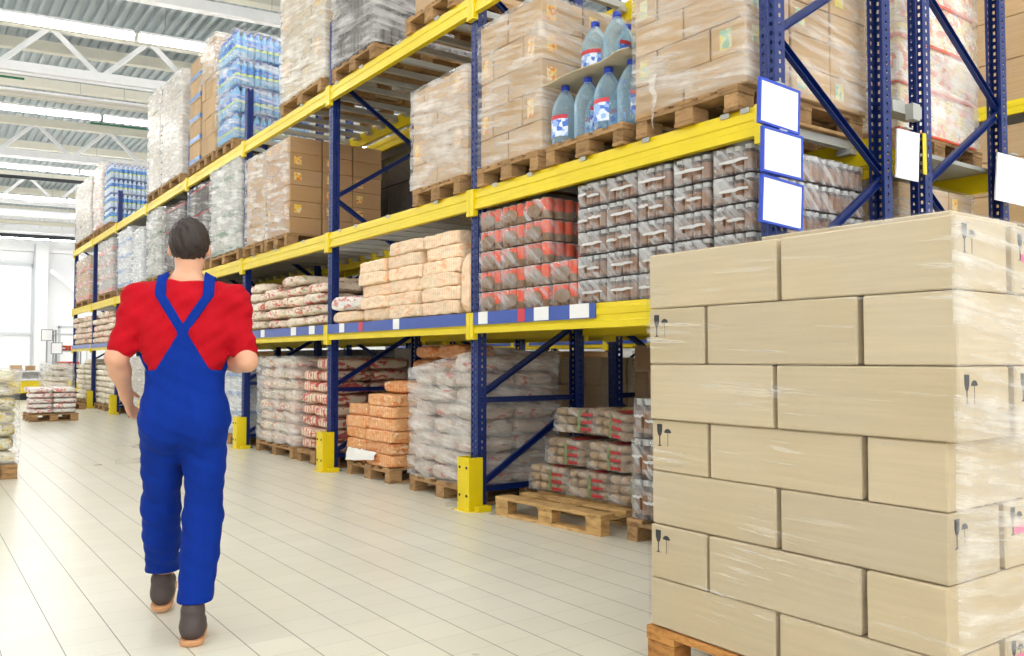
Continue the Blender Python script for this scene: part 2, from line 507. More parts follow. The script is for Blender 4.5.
# hanging fluorescent rows
def make_lamp():
    t = thing('ceiling_light', '', 'lamp')
    MB().bar(TD * -1.45, TD * 1.45, 0.2, 0.05).build('lamp_housing', 'white_paint', t, (0, 0, 0.042))
    MB().bar(TD * -1.46, TD * 1.46, 0.17, 0.09).build('tube', 'lamp', t, (0, 0, -0.03))
    MB().tube(TD * -1.0, TD * -1.0 + Vector((0, 0, 1.62)), 0.008, 6).build('hanger', 'zinc', t, (0, 0, 0.08))
    MB().tube(TD * 1.0, TD * 1.0 + Vector((0, 0, 1.62)), 0.008, 6).build('hanger', 'zinc', t, (0, 0, 0.08))
    return t
lamp0 = None
ROWS = (-4.4, -0.1, 4.3, 10.8, 17.3, 23.6, 30.8, 36.6, 43.5, 48.9)  # the row closest to the far wall is added to brighten that wall
for r, Y in enumerate(ROWS):
    for k in range(-4, 4):
        p = tl(Y, 7.3, k * 3.0 + 0.6)
        if p.x > 12.5:
            continue
        lab = 'ceiling strip lamp, %s row from the far wall, %s along it' % (NTH[len(ROWS) - 1 - r], NTH[k + 4])
        if lamp0 is None:
            lamp0 = make_lamp()
            lamp0.location = p
            lamp0['label'] = lab
            lamp0['group'] = 'ceiling strip lamps'
        else:
            copy_thing(lamp0, p, 0, lab, 'ceiling strip lamps')

# far wall with columns, lintel, roller doors
struct(MB().box(-16, 14.5, 52.6, 52.9, 0, 9.0).build('wall_back', 'wall_white'))
struct(MB().box(14.5, 14.8, -8, 52.9, 0, 9.0).build('wall_right', 'wall_white'))
w = MB().box(-16, 14.5, 52.3, 52.6, 7.0, 7.6).build('trim_1', 'white_paint')
struct(w)
for i, x in enumerate((-3.6, 5.9, 10.5)):
    struct(MB().box(x - 0.3, x + 0.3, 52.0, 52.6, 0, 7.4).box(x - 0.36, x - 0.3, 52.05, 52.5, 0, 7.4, 1).build('trim_%d' % (i + 2), ['white_paint', 'wall_gray']))
struct(MB().bar((6.3, 51.9, 6.0), (9.6, 51.9, 3.2), 0.16, 0.2).build('trim_5', 'white_paint'))
d1 = MB().box(2.3, 5.45, 52.45, 52.58, 0, 6.2).build('door_1', 'wall_white')
struct(d1)
MB().box(2.2, 2.3, 52.4, 52.6, 0, 6.3).box(5.45, 5.55, 52.4, 52.6, 0, 6.3).box(2.2, 5.55, 52.4, 52.6, 6.2, 6.35).build('door_frame', 'wall_gray', d1)
MB().box(2.2, 5.55, 52.3, 52.5, 2.5, 2.62).build('door_rail', 'wall_gray', d1)
d2 = MB().box(6.9, 9.6, 52.45, 52.58, 0, 2.9).build('door_2', 'wall_white')
struct(d2)
MB().box(6.8, 6.9, 52.4, 52.6, 0, 3.0).box(8.2, 8.26, 52.4, 52.6, 0, 3.0).box(9.6, 9.7, 52.4, 52.6, 0, 3.0).box(6.8, 9.7, 52.4, 52.6, 2.9, 3.02).build('door_frame', 'wall_gray', d2)

# ------------------------------------------------------------------ pallets
def pallet_parts(L, W, mat, detailed=True):
    """deck along the local x axis (length L), width W along y; origin at one corner on the ground"""
    out = []
    ys = [0.0, W * 0.2375, W * 0.41, W * 0.645, W - 0.145]
    wd = [0.145, 0.1, 0.145, 0.1, 0.145]
    for y, w in zip(ys, wd):
        out.append(('deck_board', MB().box(0, L, y, y + w, 0.122, 0.144, 0, 0.002)))
    for x in (0, L / 2 - 0.0725, L - 0.145):
        out.append(('stringer_board', MB().box(x, x + 0.145, 0, W, 0.1, 0.122, 0, 0.002)))
    for y, w in ((0, 0.1), (W / 2 - 0.0725, 0.145), (W - 0.1, 0.1)):
        out.append(('bottom_board', MB().box(0, L, y, y + w, 0, 0.022, 0, 0.002)))
        for x in (0, L / 2 - 0.0725, L - 0.145):
            out.append(('block', MB().box(x + 0.002, x + 0.143, y + 0.002, y + w - 0.002, 0.022, 0.1, 0, 0.004)))
    return out
PAL = {}
def pallet(label, x, y, z, L=1.2, W=0.8, rz=0.0, mat='pallet_wood_old', parts=True, along='x', group='wooden pallets'):
    """x, y = minimum corner. along='x': long side into the rack"""
    key = (L, W, mat, parts)
    if key not in PAL:
        ps = pallet_parts(L, W, mat)
        if parts:
            PAL[key] = [(n, mb.mesh(n, mat)) for n, mb in ps]
        else:
            mb = MB()
            for n, q in ps:
                mb.add(q.v, q.f)
            PAL[key] = mb.mesh('pallet', mat)
    if along == 'y':
        rz += PI / 2
        x += W
    if parts:
        t = thing('pallet', label, 'pallet', (x, y, z), rz, group)
        for n, me in PAL[key]:
            inst(me, n, t)
        return t
    o = inst(PAL[key], 'pallet', None, (x, y, z), (0, 0, rz))
    return tag(o, label, 'pallet', group)

# ------------------------------------------------------------------ racks
LV = (1.57, 2.565, 4.17)
Y0, BAY = 2.87, 2.877
def post_mesh(h, name):
    mb = MB()
    hw, dp, p = 0.05, 0.085, 0.05
    n = int(h / p)
    def ladder(P, u0, u1, holes):
        # strip with slots, P(u, z) -> point
        edges = [u0]
        for a, b in holes:
            edges += [a, b]
        edges.append(u1)
        for i in range(0, len(edges), 2):
            mb.add([P(edges[i], 0), P(edges[i + 1], 0), P(edges[i + 1], h), P(edges[i], h)], [(0, 1, 2, 3)])
        for a, b in holes:
            for k in range(n):
                z = k * p
                mb.add([P(a, z), P(b, z), P(b, z + 0.028), P(a, z + 0.028)], [(0, 1, 2, 3)])
            z = n * p
            mb.add([P(a, z), P(b, z), P(b, h), P(a, h)], [(0, 1, 2, 3)])
    # mitre strips between slots are produced above; the slots stay open
    ladder(lambda u, z: (0, u, z), -hw, hw, [(-0.034, -0.02), (0.02, 0.034)])
    mb.add([(0.002, -0.012, 0), (-0.004, -0.006, 0), (-0.004, 0.006, 0), (0.002, 0.012, 0), (0.002, -0.012, h), (-0.004, -0.006, h), (-0.004, 0.006, h), (0.002, 0.012, h)], [(0, 1, 5, 4), (1, 2, 6, 5), (2, 3, 7, 6)])
    for s in (-1, 1):
        ladder(lambda u, z, s=s: (u, s * hw, z), 0, dp, [(0.035, 0.05)])
        mb.add([(dp, s * hw, 0), (dp, s * (hw - 0.02), 0), (dp, s * (hw - 0.02), h), (dp, s * hw, h)], [(0, 1, 2, 3)])
    return mb.mesh(name, 'blue')
POST = {}
def rack(label, x0, depth, ks, heights, face=-1, zs=None, strip_bays=(), bar_bays=(), brace=True, levels=LV, flip=False):
    r = thing('pallet_rack', label, 'rack', (x0, Y0, 0))
    zs = levels
    for k in ks:
        h = heights(k)
        if h not in POST:
            POST[h] = post_mesh(h, 'post')
        y = k * BAY
        inst(POST[h], 'post', r, (-0.005, y, 0))
        inst(POST[h], 'post', r, (depth + 0.005, y, 0), (0, 0, PI))
        MB().box(-0.03, 0.12, y - 0.07, y + 0.07, 0, 0.008).build('foot_plate', 'blue', r)
        if brace:
            f, b = 0.06, depth - 0.06
            segs = [((f, .16), (b, .16)), ((f, .2), (b, .8)), ((f, .87), (b, .87)), ((f, .92), (b, 1.5)), ((f, 1.62), (b, 2.28)), ((b, 2.32), (f, 2.93)), ((f, 2.97), (b, 3.6)), ((b, 3.64), (f, 4.25))]
            if h > 4.9:
                segs += [((f, 4.3), (b, 4.9))]
            for (xa, za), (xb, zb) in segs:
                if flip:
                    xa, xb = depth - xa, depth - xb
                mb = MB()
                mb.bar((xa, y, za), (xb, y, zb), 0.003, 0.045, up=(0, 0, 1))
                n = Vector((-(zb - za), 0, xb - xa)).normalized() * 0.022
                for s in (-1, 1):
                    mb.bar((xa + s * n.x, y - 0.014, za + s * n.z), (xb + s * n.x, y - 0.014, zb + s * n.z), 0.03, 0.003)
                mb.build('brace', 'blue', r)
    kk = list(ks)
    prof = [(0, -0.165), (0.05, -0.165), (0.05, 0), (0.022, 0), (0.018, -0.028), (0.0, -0.034), (0.0, -0.075), (0.006, -0.083), (0.006, -0.115), (0, -0.122)]
    for k in kk[:-1]:
        ya, yb = k * BAY + 0.052, (k + 1) * BAY - 0.052
        for li, z in enumerate(zs):
            for fx, sg in ((-0.04, 1), (depth + 0.04, -1)):
                mb = MB()
                mb.prism([(fx + sg * u, z + w) for u, w in (prof if sg > 0 else prof[::-1])], 'y', ya, yb)
                bm = mb.build('beam', 'yellow', r)
                for yy, s in ((ya, -1), (yb, 1)):
                    xa, xb = sorted((fx - sg * 0.012, fx + sg * 0.034))
                    MB().box(xa, xb, min(yy, yy + s * 0.05), max(yy, yy + s * 0.05), z - 0.215, z - 0.001).build('beam_connector', 'yellow', bm)
                if li == 0 and fx < 0 and k in strip_bays:
                    cut = 1.30 if k == 0 else 0.0
                    MB().box(-0.052, -0.0405, ya + cut, yb, z - 0.1, z - 0.001).build('label_strip', 'blue_strip', r)
    return r, zs
RA, _ = rack('long blue and yellow pallet rack along the aisle, filled with goods on all levels', 3.73, 1.10, range(0, 9), lambda k: 6.2 if k == 0 else 4.9, strip_bays=range(0, 8))
RB, _ = rack('second blue and yellow pallet rack standing back to back behind the aisle rack', 5.215, 1.10, range(0, 7), lambda k: 6.2 if k == 0 else 4.9, flip=True)
RC, _ = rack('distant blue and yellow pallet rack across the next aisle', 10.3, 1.1, range(0, 7), lambda k: 4.9, strip_bays=range(0, 7))
# price labels on the blue strips
def on_rack(mb, name, mt, parent, cnt=[0]):
    return mb.build(name, mt, parent)
def price(k_y, w, mt, z0=-0.095, z1=0.0):
    MB().box(-0.0545, -0.0522, k_y - w / 2 - Y0, k_y + w / 2 - Y0, LV[0] + z0, LV[0] + z1).build('price_label', mt, RA)
for yy, w, mt in ((5.55, .13, 'label_white'), (5.04, .085, 'label_red'), (4.80, .17, 'label_white'), (4.38, .2, 'label_white'), (8.2, .12, 'label_white'), (7.75, .09, 'label_red'), (7.0, .12, 'label_white'),
                  (9.0, .16, 'label_white'), (9.55, .16, 'label_white'), (10.6, .14, 'label_white'), (12.4, .16, 'label_white'), (13.5, .16, 'label_white')):
    price(yy, w, mt)
for yy in (2.99, 3.13, 3.75, 4.35, 4.95, 5.4, 6.3, 7.2, 7.9, 8.3, 9.3, 10.2, 11.0):
    MB().box(-0.046, -0.0405, yy - 0.03 - Y0, yy + 0.03 - Y0, LV[1] - 0.03, LV[1] - 0.002).build('beam_tag', 'zinc', RA)
for yy in (6.3, 7.0, 7.8, 8.4, 9.4, 10.3):
    MB().box(-0.046, -0.0405, yy - 0.04 - Y0, yy + 0.04 - Y0, LV[2] - 0.03, LV[2] - 0.002).build('beam_tag', 'zinc', RA)
# cross bars and shelf boards
for k in range(0, 5):
    for z in LV[1:]:
        for j in range(8):
            y = k * BAY + 0.22 + j * 0.345
            mb = MB().box(0.012, 1.088, y - 0.025, y + 0.025, z - 0.055, z - 0.002).box(1.02, 1.085, y - 0.05, y + 0.05, z - 0.09, z - 0.055)
            mb.build('support_bar', 'zinc', RA)
for k in range(5, 8):
    for z in LV[1:]:
        MB().box(0.012, 1.088, k * BAY + 0.1, (k + 1) * BAY - 0.1, z - 0.03, z - 0.002).build('shelf_panel', 'zinc', RA)
for k in range(8):
    for s in range(3):
        ya = k * BAY + 0.07 + s * 0.913
        MB().box(0.012, 1.088, ya, ya + 0.905, LV[0] - 0.03, LV[0] - 0.002).build('shelf_panel', 'pallet_wood_old', RA)
for R2, n in ((RB, 6), (RC, 6)):
    for k in range(n):
        for z in LV:
            MB().box(0.012, 1.088, k * BAY + 0.08, (k + 1) * BAY - 0.08, z - 0.03, z - 0.002).build('shelf_panel', 'zinc', R2)
# floor mounted yellow post guards
def guard(x, k, label, back=False):
    t = thing('post_guard', label, 'post guard', (x, Y0 + k * BAY, 0), 0, 'yellow post guards')
    mb = MB()
    mb.prism([(-0.10, -0.085), (-0.10, 0.085), (0.03, 0.085), (0.03, 0.079), (-0.094, 0.079), (-0.094, -0.079), (0.03, -0.079), (0.03, -0.085)], 'z', 0.006, 0.42)
    mb.build('guard_plate', 'yellow', t)
    MB().prism([(-0.13, -0.09), (-0.13, 0.09), (-0.03, 0.165), (0.06, 0.165), (0.06, 0.088), (-0.101, 0.088), (-0.101, -0.088), (0.06, -0.088), (0.06, -0.165), (-0.03, -0.165)], 'z', 0.0, 0.0055).build('guard_foot', 'yellow', t)
    bolts = MB()
    for z in (0.12, 0.34):
        for y in (-0.05, 0.05):
            bolts.tube((-0.1005, y, z), (-0.106, y, z), 0.011, 8)
    bolts.build('bolt', 'dark_metal', t)
    MB().box(-0.06, 0.06, -0.165, -0.10, 0.006, 0.045).build('guard_foot', 'yellow', t)
GL = ['yellow post guard standing before the rack pallet with paper packs', 'yellow post guard between the orange sacks and the red and cream sacks', 'yellow post guard beside the wrapped bluish bottles', 'yellow post guard half hidden behind the walking person',
      'yellow post guard just beyond the walking person', 'yellow post guard near the cream sack pallets at the rear of the aisle', 'small yellow post guard, second from the far rack end', 'small yellow post guard at the far rack end']
for k in range(1, 9):
    guard(3.722, k, GL[k - 1])
guard(10.29, 3, 'yellow post guard on the distant rack seen through the shelves')
# blank sign boards
def sign(label, c, w, h, rz, tilt=0.0, frame='sign_blue', nm='hanging_sign'):
    t = thing(nm, label, 'sign', c, rz, 'blank signs')
    MB().box(-w / 2, w / 2, -0.006, 0.006, -h / 2, h / 2).build('sign_panel', 'sign_white', t)
    if frame:
        f = 0.012
        mb = MB()
        mb.box(-w / 2 - f, w / 2 + f, -0.011, 0.009, h / 2, h / 2 + f).box(-w / 2 - f, w / 2 + f, -0.011, 0.009, -h / 2 - f, -h / 2)
        mb.box(-w / 2 - f, -w / 2, -0.011, 0.009, -h / 2, h / 2).box(w / 2, w / 2 + f, -0.011, 0.009, -h / 2, h / 2)
        mb.build('sign_frame', frame, t)
    MB().box(-0.03, 0.03, -0.012, 0.012, h / 2 + 0.012, h / 2 + 0.02).build('sign_clip', 'zinc', t)
    t.rotation_euler = (0, tilt, rz)
    return t
sign('blank white sign in blue frame, topmost of three on the rack end post', (3.72, 2.795, 2.53), .31, .215, 0, 0.05)
sign('blank white sign in blue frame, middle of three on the rack end post', (3.735, 2.79, 2.28), .31, .215, 0, 0.03)
sign('blank white sign in blue frame, lowest of three on the rack end post', (3.72, 2.785, 2.015), .32, .225, 0, 0.06)
sign('blank white unframed panel hung between the two back to back racks', (4.945, 2.785, 2.44), .19, .30, rad(-10), 0.06, None, 'blank_sign')
sign('blank white unframed panel hung on the outer post of the second rack', (6.21, 2.75, 2.44), .30, .33, rad(-14), 0.1, None, 'blank_sign')
tag(MB().box(5.175, 5.215, 2.811, 2.816, 2.36, 2.62).build('warning_plate', 'yellow'), 'narrow yellow plate on the post of the second rack', 'plate')
sp = thing('row_spacer', 'gray steel spacer joining the two racks above the blank white panel', 'bracket', (5.0225, 2.87, 2.72))
MB().box(-0.17, 0.16, -0.05, 0.05, -0.01, 0.06).build('spacer_channel', 'zinc', sp)
MB().box(-0.03, 0.05, -0.10, -0.05, -0.05, 0.05).build('spacer_plate', 'zinc', sp)

# ------------------------------------------------------------------ stretch film shells
def shell(x0, x1, y0, y1, z0, z1, amp=0.012, off=0.012, seed=0, ns=18, nz=18, lip=0.05, slope=0.0, zj=0.02):
    mb = MB()
    per = []
    def side(p, q, n):
        for i in range(n):
            t = i / n
            per.append((p[0] + (q[0] - p[0]) * t, p[1] + (q[1] - p[1]) * t))
    c = 0.012
    pts = [(x0 + c, y0), (x1 - c, y0), (x1, y0 + c), (x1, y1 - c), (x1 - c, y1), (x0 + c, y1), (x0, y1 - c), (x0, y0 + c)]
    for i in range(8):
        side(pts[i], pts[(i + 1) % 8], ns if i % 2 == 0 else 2)
    cx, cy = (x0 + x1) / 2, (y0 + y1) / 2
    n = len(per)
    vs = []
    def nrm(px, py):
        nx = (px - cx) / (x1 - x0)
        ny = (py - cy) / (y1 - y0)
        return (math.copysign(1, nx), 0) if abs(nx) > abs(ny) else (0, math.copysign(1, ny))
    for j in range(nz + 1):
        tz = j / nz
        for (px, py) in per:
            nx, ny = nrm(px, py)
            zt = z1 - slope * (1 - (px - x0) / (x1 - x0) if slope < 0 else (py - y0) / (y1 - y0)) * abs(slope) / (abs(slope) or 1) if slope else z1
            z = z0 + (zt - z0) * tz
            q = Vector((px * 3.1 + seed, py * 3.1, z * 7.0 + (px - py) * 1.2))
            d = off + amp * (noise.noise(q) + 0.5 * noise.noise(q * 2.7))
            d = max(d, 0.003)
            vs.append((px + nx * d, py + ny * d, z + (0.03 * min(1, z1 - z0) * noise.noise(q * 0.7) if 0 < j < nz else (abs(zj * noise.noise(q)) if j == 0 else 0))))
    top = []
    for (px, py) in per:
        zt = z1 - slope * (py - y0) / (y1 - y0) if slope else z1
        f = lip / max(0.2, min(x1 - x0, y1 - y0)) * 2
        top.append((px + (cx - px) * f, py + (cy - py) * f, zt + zj * 0.3 + zj * 0.3 * noise.noise(Vector((px * 9, py * 9, seed)))))
    vs += top
    fs = [(j * n + i, j * n + (i + 1) % n, (j + 1) * n + (i + 1) % n, (j + 1) * n + i) for j in range(nz + 1) for i in range(n)]
    mb.add(vs, fs, 0, True)
    return mb
def lit_end(o, y0, mat):  # gives the near-end faces the film whitened to look brightly lit
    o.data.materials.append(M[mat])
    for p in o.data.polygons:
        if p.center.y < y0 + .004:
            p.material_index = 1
def film_on(label, b, mat='film_wrap', amp=0.012, off=0.014, seed=None, lip=0.05, slope=0.0):
    x0, x1, y0, y1, z0, z1 = b
    o = shell(x0, x1, y0, y1, z0, z1, amp, off, seed if seed is not None else random.random() * 40, lip=lip, slope=slope).build('stretch_film', mat)
    return tag(o, label, 'plastic film', 'stretch film around pallet loads')

# ------------------------------------------------------------------ cartons
BOXM = {}
def carton_mesh(sx, sy, sz, mat, bev=0.005):
    key = (round(sx, 3), round(sy, 3), round(sz, 3), mat)
    if key not in BOXM:
        mb = MB()
        mb.box(0, sx, 0, sy, 0, sz, 0, min(bev, sx / 8))
        BOXM[key] = mb.mesh('cardboard_box', mat)
    return BOXM[key]
def carton(label, x0, x1, y0, y1, z0, z1, mat='cardboard', jit=0.004, gap=0.004, group=None, name='cardboard_box'):
    sx, sy, sz = x1 - x0 - gap, y1 - y0 - gap, z1 - z0 - 0.003
    rz = random.uniform(-1, 1) * jit * 0.8
    o = inst(carton_mesh(sx, sy, sz, mat), name, None, (x0 + gap / 2 + random.uniform(0, jit), y0 + gap / 2 + random.uniform(-jit, jit) * 0.3, z0 + 0.0015), (0, 0, rz))
    return tag(o, label, 'box', group)
def face_quad(o, sx, sy, sz, face, u0, u1, v0, v1, name, mat):
    """thin printed patch on a carton face; u from the left as seen from outside, v up (fractions)"""
    d = 0.0012
    if face == '-x':
        b = (-d, -0.0002, sy * (1 - u1), sy * (1 - u0), sz * v0, sz * v1)
    else:
        b = (sx * u0, sx * u1, -d, -0.0002, sz * v0, sz * v1)
    return MB().box(*b).build(name, mat, o)
def fragile(o, sx, sy, sz, face):
    g = [[(-.011, .052), (.011, .052), (.0105, .03), (.006, .018), (.002, .015), (.002, -.012), (.010, -.016), (-.010, -.016), (-.002, -.012), (-.002, .015), (-.006, .018), (-.0105, .03)],
         [(.034 + .0145 * math.cos(a), .026 + .013 * math.sin(a)) for a in [PI * i / 8 for i in range(9)]], [(.0333, .028), (.0347, .028), (.0347, -.016), (.0333, -.016)]]
    mb = MB()
    for poly in g:
        poly = [(u * 1.25, w * 1.25) for u, w in poly]
        n = len(poly)
        if face == '-y':
            vs = [(0.045 + u, -0.001, sz * 0.58 + w) for u, w in poly] + [(0.045 + u, 0.0, sz * 0.58 + w) for u, w in poly]
        else:
            vs = [(-0.001, sy - 0.045 - u, sz * 0.58 + w) for u, w in poly] + [(0, sy - 0.045 - u, sz * 0.58 + w) for u, w in poly]
        mb.add(vs, [tuple(range(n)), tuple(range(2 * n - 1, n - 1, -1))] + [(i, n + i, n + (i + 1) % n, (i + 1) % n) for i in range(n)])
    return mb.build('fragile_mark', 'print_dark', o)

# the big stack in front
FZ = [.170, .355, .560, .765, .965, 1.180, 1.395, 1.608]
for i in range(7):
    z0, z1 = FZ[i], FZ[i + 1]
    ys = 1.245 if i < 4 else 1.203
    x = 2.380 + (0.012 if i in (2, 3) else 0)
    lay = '%s layer of big front stack' % (ORD[i] if i < 6 else 'top')
    if i % 2 == 0:
        ym = 1.80 + (0.02 if i < 6 else 0)
        for (xa, xb, cn) in ((x, x + .30, 'front'), (x + .335, x + .635, 'middle'), (x + .66, x + .96, 'rear')):
            a = carton('long cardboard box, %s, %s column, near end' % (lay, cn), xa, xb, ys, ym - 0.006, z0, z1, jit=0.002)
            fragile(a, .3, ym - ys, z1 - z0, '-y')
            if cn != 'front':
                MB().box(0.05, 0.12, -0.0012, 0, 0.1, 0.125).build('printed_mark', 'print_pink', a)
            if cn == 'front' or i == 6:
                carton('long cardboard box, %s, %s column, far end' % (lay, cn), xa, xb, ym + 0.008, 2.412, z0, z1, jit=0.002)
    else:
        a = carton('cardboard box, %s, marked end at far corner' % lay, x, x + .60, 2.128, 2.412, z0, z1, jit=0.002)
        fragile(a, .6, .284, z1 - z0, '-x')
        carton('long cardboard box, %s, between two end boxes' % lay, x, x + .30, 1.512, 2.118, z0, z1, jit=0.002)
        carton('cardboard box, %s, turned across the near corner' % lay, x, x + .60, ys, 1.496, z0, z1, jit=0.002)
        carton('cardboard box, %s, beside the near corner box' % lay, x + .625, x + .96, ys, 1.8, z0, z1, jit=0.002)
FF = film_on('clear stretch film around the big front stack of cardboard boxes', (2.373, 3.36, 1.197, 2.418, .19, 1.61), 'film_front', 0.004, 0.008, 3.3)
lit_end(FF, 1.203, 'film_end_lit')
pallet('worn orange-brown pallet under the big front stack of boxes', 2.372, 1.225, 0, 1.2, 0.95, 0, 'pallet_wood_worn', along='y').scale = (1, 1, 1.16)
# second front stack behind it
for i in range(8):
    z0, z1 = .146 + i * .208, .146 + (i + 1) * .208
    lay = '%s layer, stack behind the front stack' % (ORD[i] if i < 7 else 'top')
    if i % 2 == 0:
        carton('cardboard box, %s, near corner' % lay, 3.46, 3.76, 1.77, 2.36, z0, z1)
        if i > 5:
            carton('cardboard box, %s, far corner' % lay, 3.46, 3.76, 2.36, 2.76, z0, z1)
        a = carton('cardboard box, %s, near inner corner' % lay, 3.76, 4.2, 1.77, 2.36, z0, z1)
    else:
        carton('cardboard box, %s, near end' % lay, 3.46, 4.05, 1.77, 2.07, z0, z1)
        carton('cardboard box, %s, aisle side' % lay, 3.46, 3.76, 2.07, 2.72, z0, z1)
        if i == 7:
            carton('cardboard box, %s, middle of the top' % lay, 3.76, 4.2, 2.07, 2.72, z0, z1)
film_on('clear stretch film around the stack behind the front stack', (3.455, 4.21, 1.765, 2.77, .16, 1.812), 'film_clear', 0.004, 0.008)
pallet('pallet hidden low under the stack behind the front stack', 3.44, 1.78, 0, 0.98, 0.76, 0, along='y')
for i in range(4):
    z0, z1 = .146 + (4 + i) * .213, .146 + (5 + i) * .213
    carton('cardboard box of the small stack by the rack end, %s from its base' % NTH[i], 4.55, 5.1, 1.85, 2.45, z0 - .852, z1 - .852)
for i in range(4, 8):
    z0, z1 = .146 + i * .213, .146 + (i + 1) * .213
    carton('cardboard box of the small stack by the rack end, %s from its base' % NTH[i], 4.55, 5.1, 1.85, 2.45, z0, z1)
pallet('pallet hidden low under the small stack by the rack end', 4.5, 1.8, 0, .8, .7, 0)

# generic carton load on a rack
def frac_layers(i, kind):
    if kind == 'even':
        return [(a, b, c, d) for a, b in ((0, .34), (.34, .67), (.67, 1)) for c, d in ((0, .5), (.5, 1))]
    if i % 2 == 0:
        return [(a, b, c, d) for a, b in ((0, .34), (.34, .67), (.67, 1)) for c, d in ((0, .53), (.53, 1))]
    return [(0, .34, 0, .30), (0, .34, .30, .78), (0, .34, .78, 1)] + [(a, b, c, d) for a, b in ((.34, .67), (.67, 1)) for c, d in ((0, .5), (.5, 1))]
def carton_load(desc, b, hs, mat, labels=None, kind='brick', jit=0.010, ends=True, lmat='carton_label', group=None, shrink=None):
    x0, x1, y0, y1, z0 = b
    z = z0
    for i, h in enumerate(hs):
        top = i == len(hs) - 1
        for (fa, fb, fc, fd) in frac_layers(i, kind):
            if not (fa == 0 or fc == 0 or (top and not shrink)):
                continue
            if fa > 0 and not ends and not top:
                continue
            xa, xb = x0 + (x1 - x0) * fa, x0 + (x1 - x0) * fb
            ya, yb = y0 + (y1 - y0) * fc, y0 + (y1 - y0) * fd
            row = 'top layer' if top else ORD[i] + ' layer'
            dep = ('front' if fa == 0 else 'middle' if fa < .6 else 'back')
            sd = 'near' if fc == 0 else ('far' if fd == 1 else 'centre')
            o = carton('%s box, %s, %s %s spot, %s' % ('brown cardboard' if 'brown' in mat else 'tan cardboard', row, dep, sd, desc), xa, xb, ya, yb, z, z + h, mat, jit, .013, group=group)
            sx, sy, sz = xb - xa, yb - ya, h
            if labels:
                if fa == 0 and (i % 2 == 1) and (fd - fc) < .35:
                    face_quad(o, sx, sy, sz, '-x', .3, .62, .2, .8, 'printed_label', lmat)
                if fc == 0 and random.random() < labels:
                    face_quad(o, sx, sy, sz, '-y', .12, .34, .28, .78, 'printed_label', lmat)
        z += h
    return z
P2 = LV[1] + 0.146
# level two, nearest bay
carton_load('the boxes beside the big bottles', (3.70, 4.88, 4.83, 5.64, P2), [.225, .225, .225, .23, .23], 'cardboard_tan', .75, lmat='carton_label')
film_on('stretch film around the boxes beside the big water bottles', (3.695, 4.89, 4.825, 5.645, P2 + .002, P2 + 1.14), 'film_wrap')
pallet('pallet under the film-wrapped boxes beside the big bottles', 3.675, 4.84, LV[1] + .001, mat='pallet_wood_old')
carton_load('the tall load at the rack end', (3.70, 4.86, 2.99, 3.87, P2), [.19] * 6, 'cardboard_tan', .6, lmat='carton_label_green')
film_on('stretch film around the tall box load at the rack end', (3.695, 4.87, 2.985, 3.875, P2 + .002, P2 + 1.145), 'film_wrap', 0.008)
pallet('pallet under the tall box load at the rack end', 3.675, 3.03, LV[1] + .001, mat='pallet_wood_old')
pallet('pallet carrying the big water bottles', 3.675, 3.945, LV[1] + .001, mat='pallet_wood_old')
# torn tail of film hanging from the end load
tag(MB().add([(3.664 + .006 * math.sin(i * 1.7) - .004 * (i % 2), 3.66 + .03 * (1 - i / 11) * s + .012 * math.sin(i * .9), 2.93 - i * .031) for i in range(12) for s in (-1, -.3, .4, 1)],
             [(i * 4 + j, i * 4 + j + 1, i * 4 + j + 5, i * 4 + j + 4) for i in range(11) for j in range(3)], 0, True).build('hanging_film_tail', 'film_cloudy'), 'twisted white film tail hanging over the pallet at the rack end', 'plastic film')

# big water bottles on two tiers with a cardboard sheet between
def big_bottle():
    t = thing('water_bottle', '', 'bottle')
    K = 1.2
    prof = [(.05, 0), (.078, .006), (.082, .02)]
    z = .03
    while z < .19:
        prof += [(.082, z), (.079, z + .006), (.082, z + .012)]
        z += .018
    prof += [(.082, .2), (.080, .222), (.068, .262), (.046, .305), (.026, .33), (.022, .345)]
    MB().lathe([(r * K, z * K) for r, z in prof], n=22).build('bottle_body', 'bottle_clear', t)
    MB().lathe([(.030, .405), (.032, .41), (.032, .437), (.029, .441)], n=16).build('bottle_cap', 'cap_blue', t)
    mb = MB()
    n = 10
    vs = []
    for j in range(2):
        for i in range(n + 1):
            a = PI * 0.72 + i / n * PI * 0.62
            vs.append((.1003 * math.cos(a), .1003 * math.sin(a), .06 + j * .15))
    mb.add(vs, [(i, i + 1, n + 2 + i, n + 1 + i) for i in range(n)], 0, True)
    mb.build('bottle_label', 'bottle_label', t)
    MB().add([(.1012 * math.cos(PI * .72 + i / n * PI * .62), .1012 * math.sin(PI * .72 + i / n * PI * .62), .185 + j * .028) for j in range(2) for i in range(n + 1)], [(i, i + 1, n + 2 + i, n + 1 + i) for i in range(n)], 0, True).build('label_band', 'label_red', t)
    hb = MB()
    pts = [Vector((.034 * math.cos(a), 0, .395 + .045 * math.sin(a))) for a in [-.35 + (PI + .7) * i / 8 for i in range(9)]]
    for a, b in zip(pts, pts[1:]):
        hb.tube(a, b, .0035, 6)
    hb.build('bottle_handle', 'cap_blue', t)
    return t
bb = None
low = [(3.81, 4.685), (3.82, 4.45), (3.80, 4.215), (3.82, 4.01), (4.03, 4.58), (4.04, 4.34), (4.03, 4.12)]
upp = [(4.02, 4.60), (4.03, 4.38), (4.02, 4.02), (4.24, 4.50), (4.24, 4.22), (4.23, 4.01)]
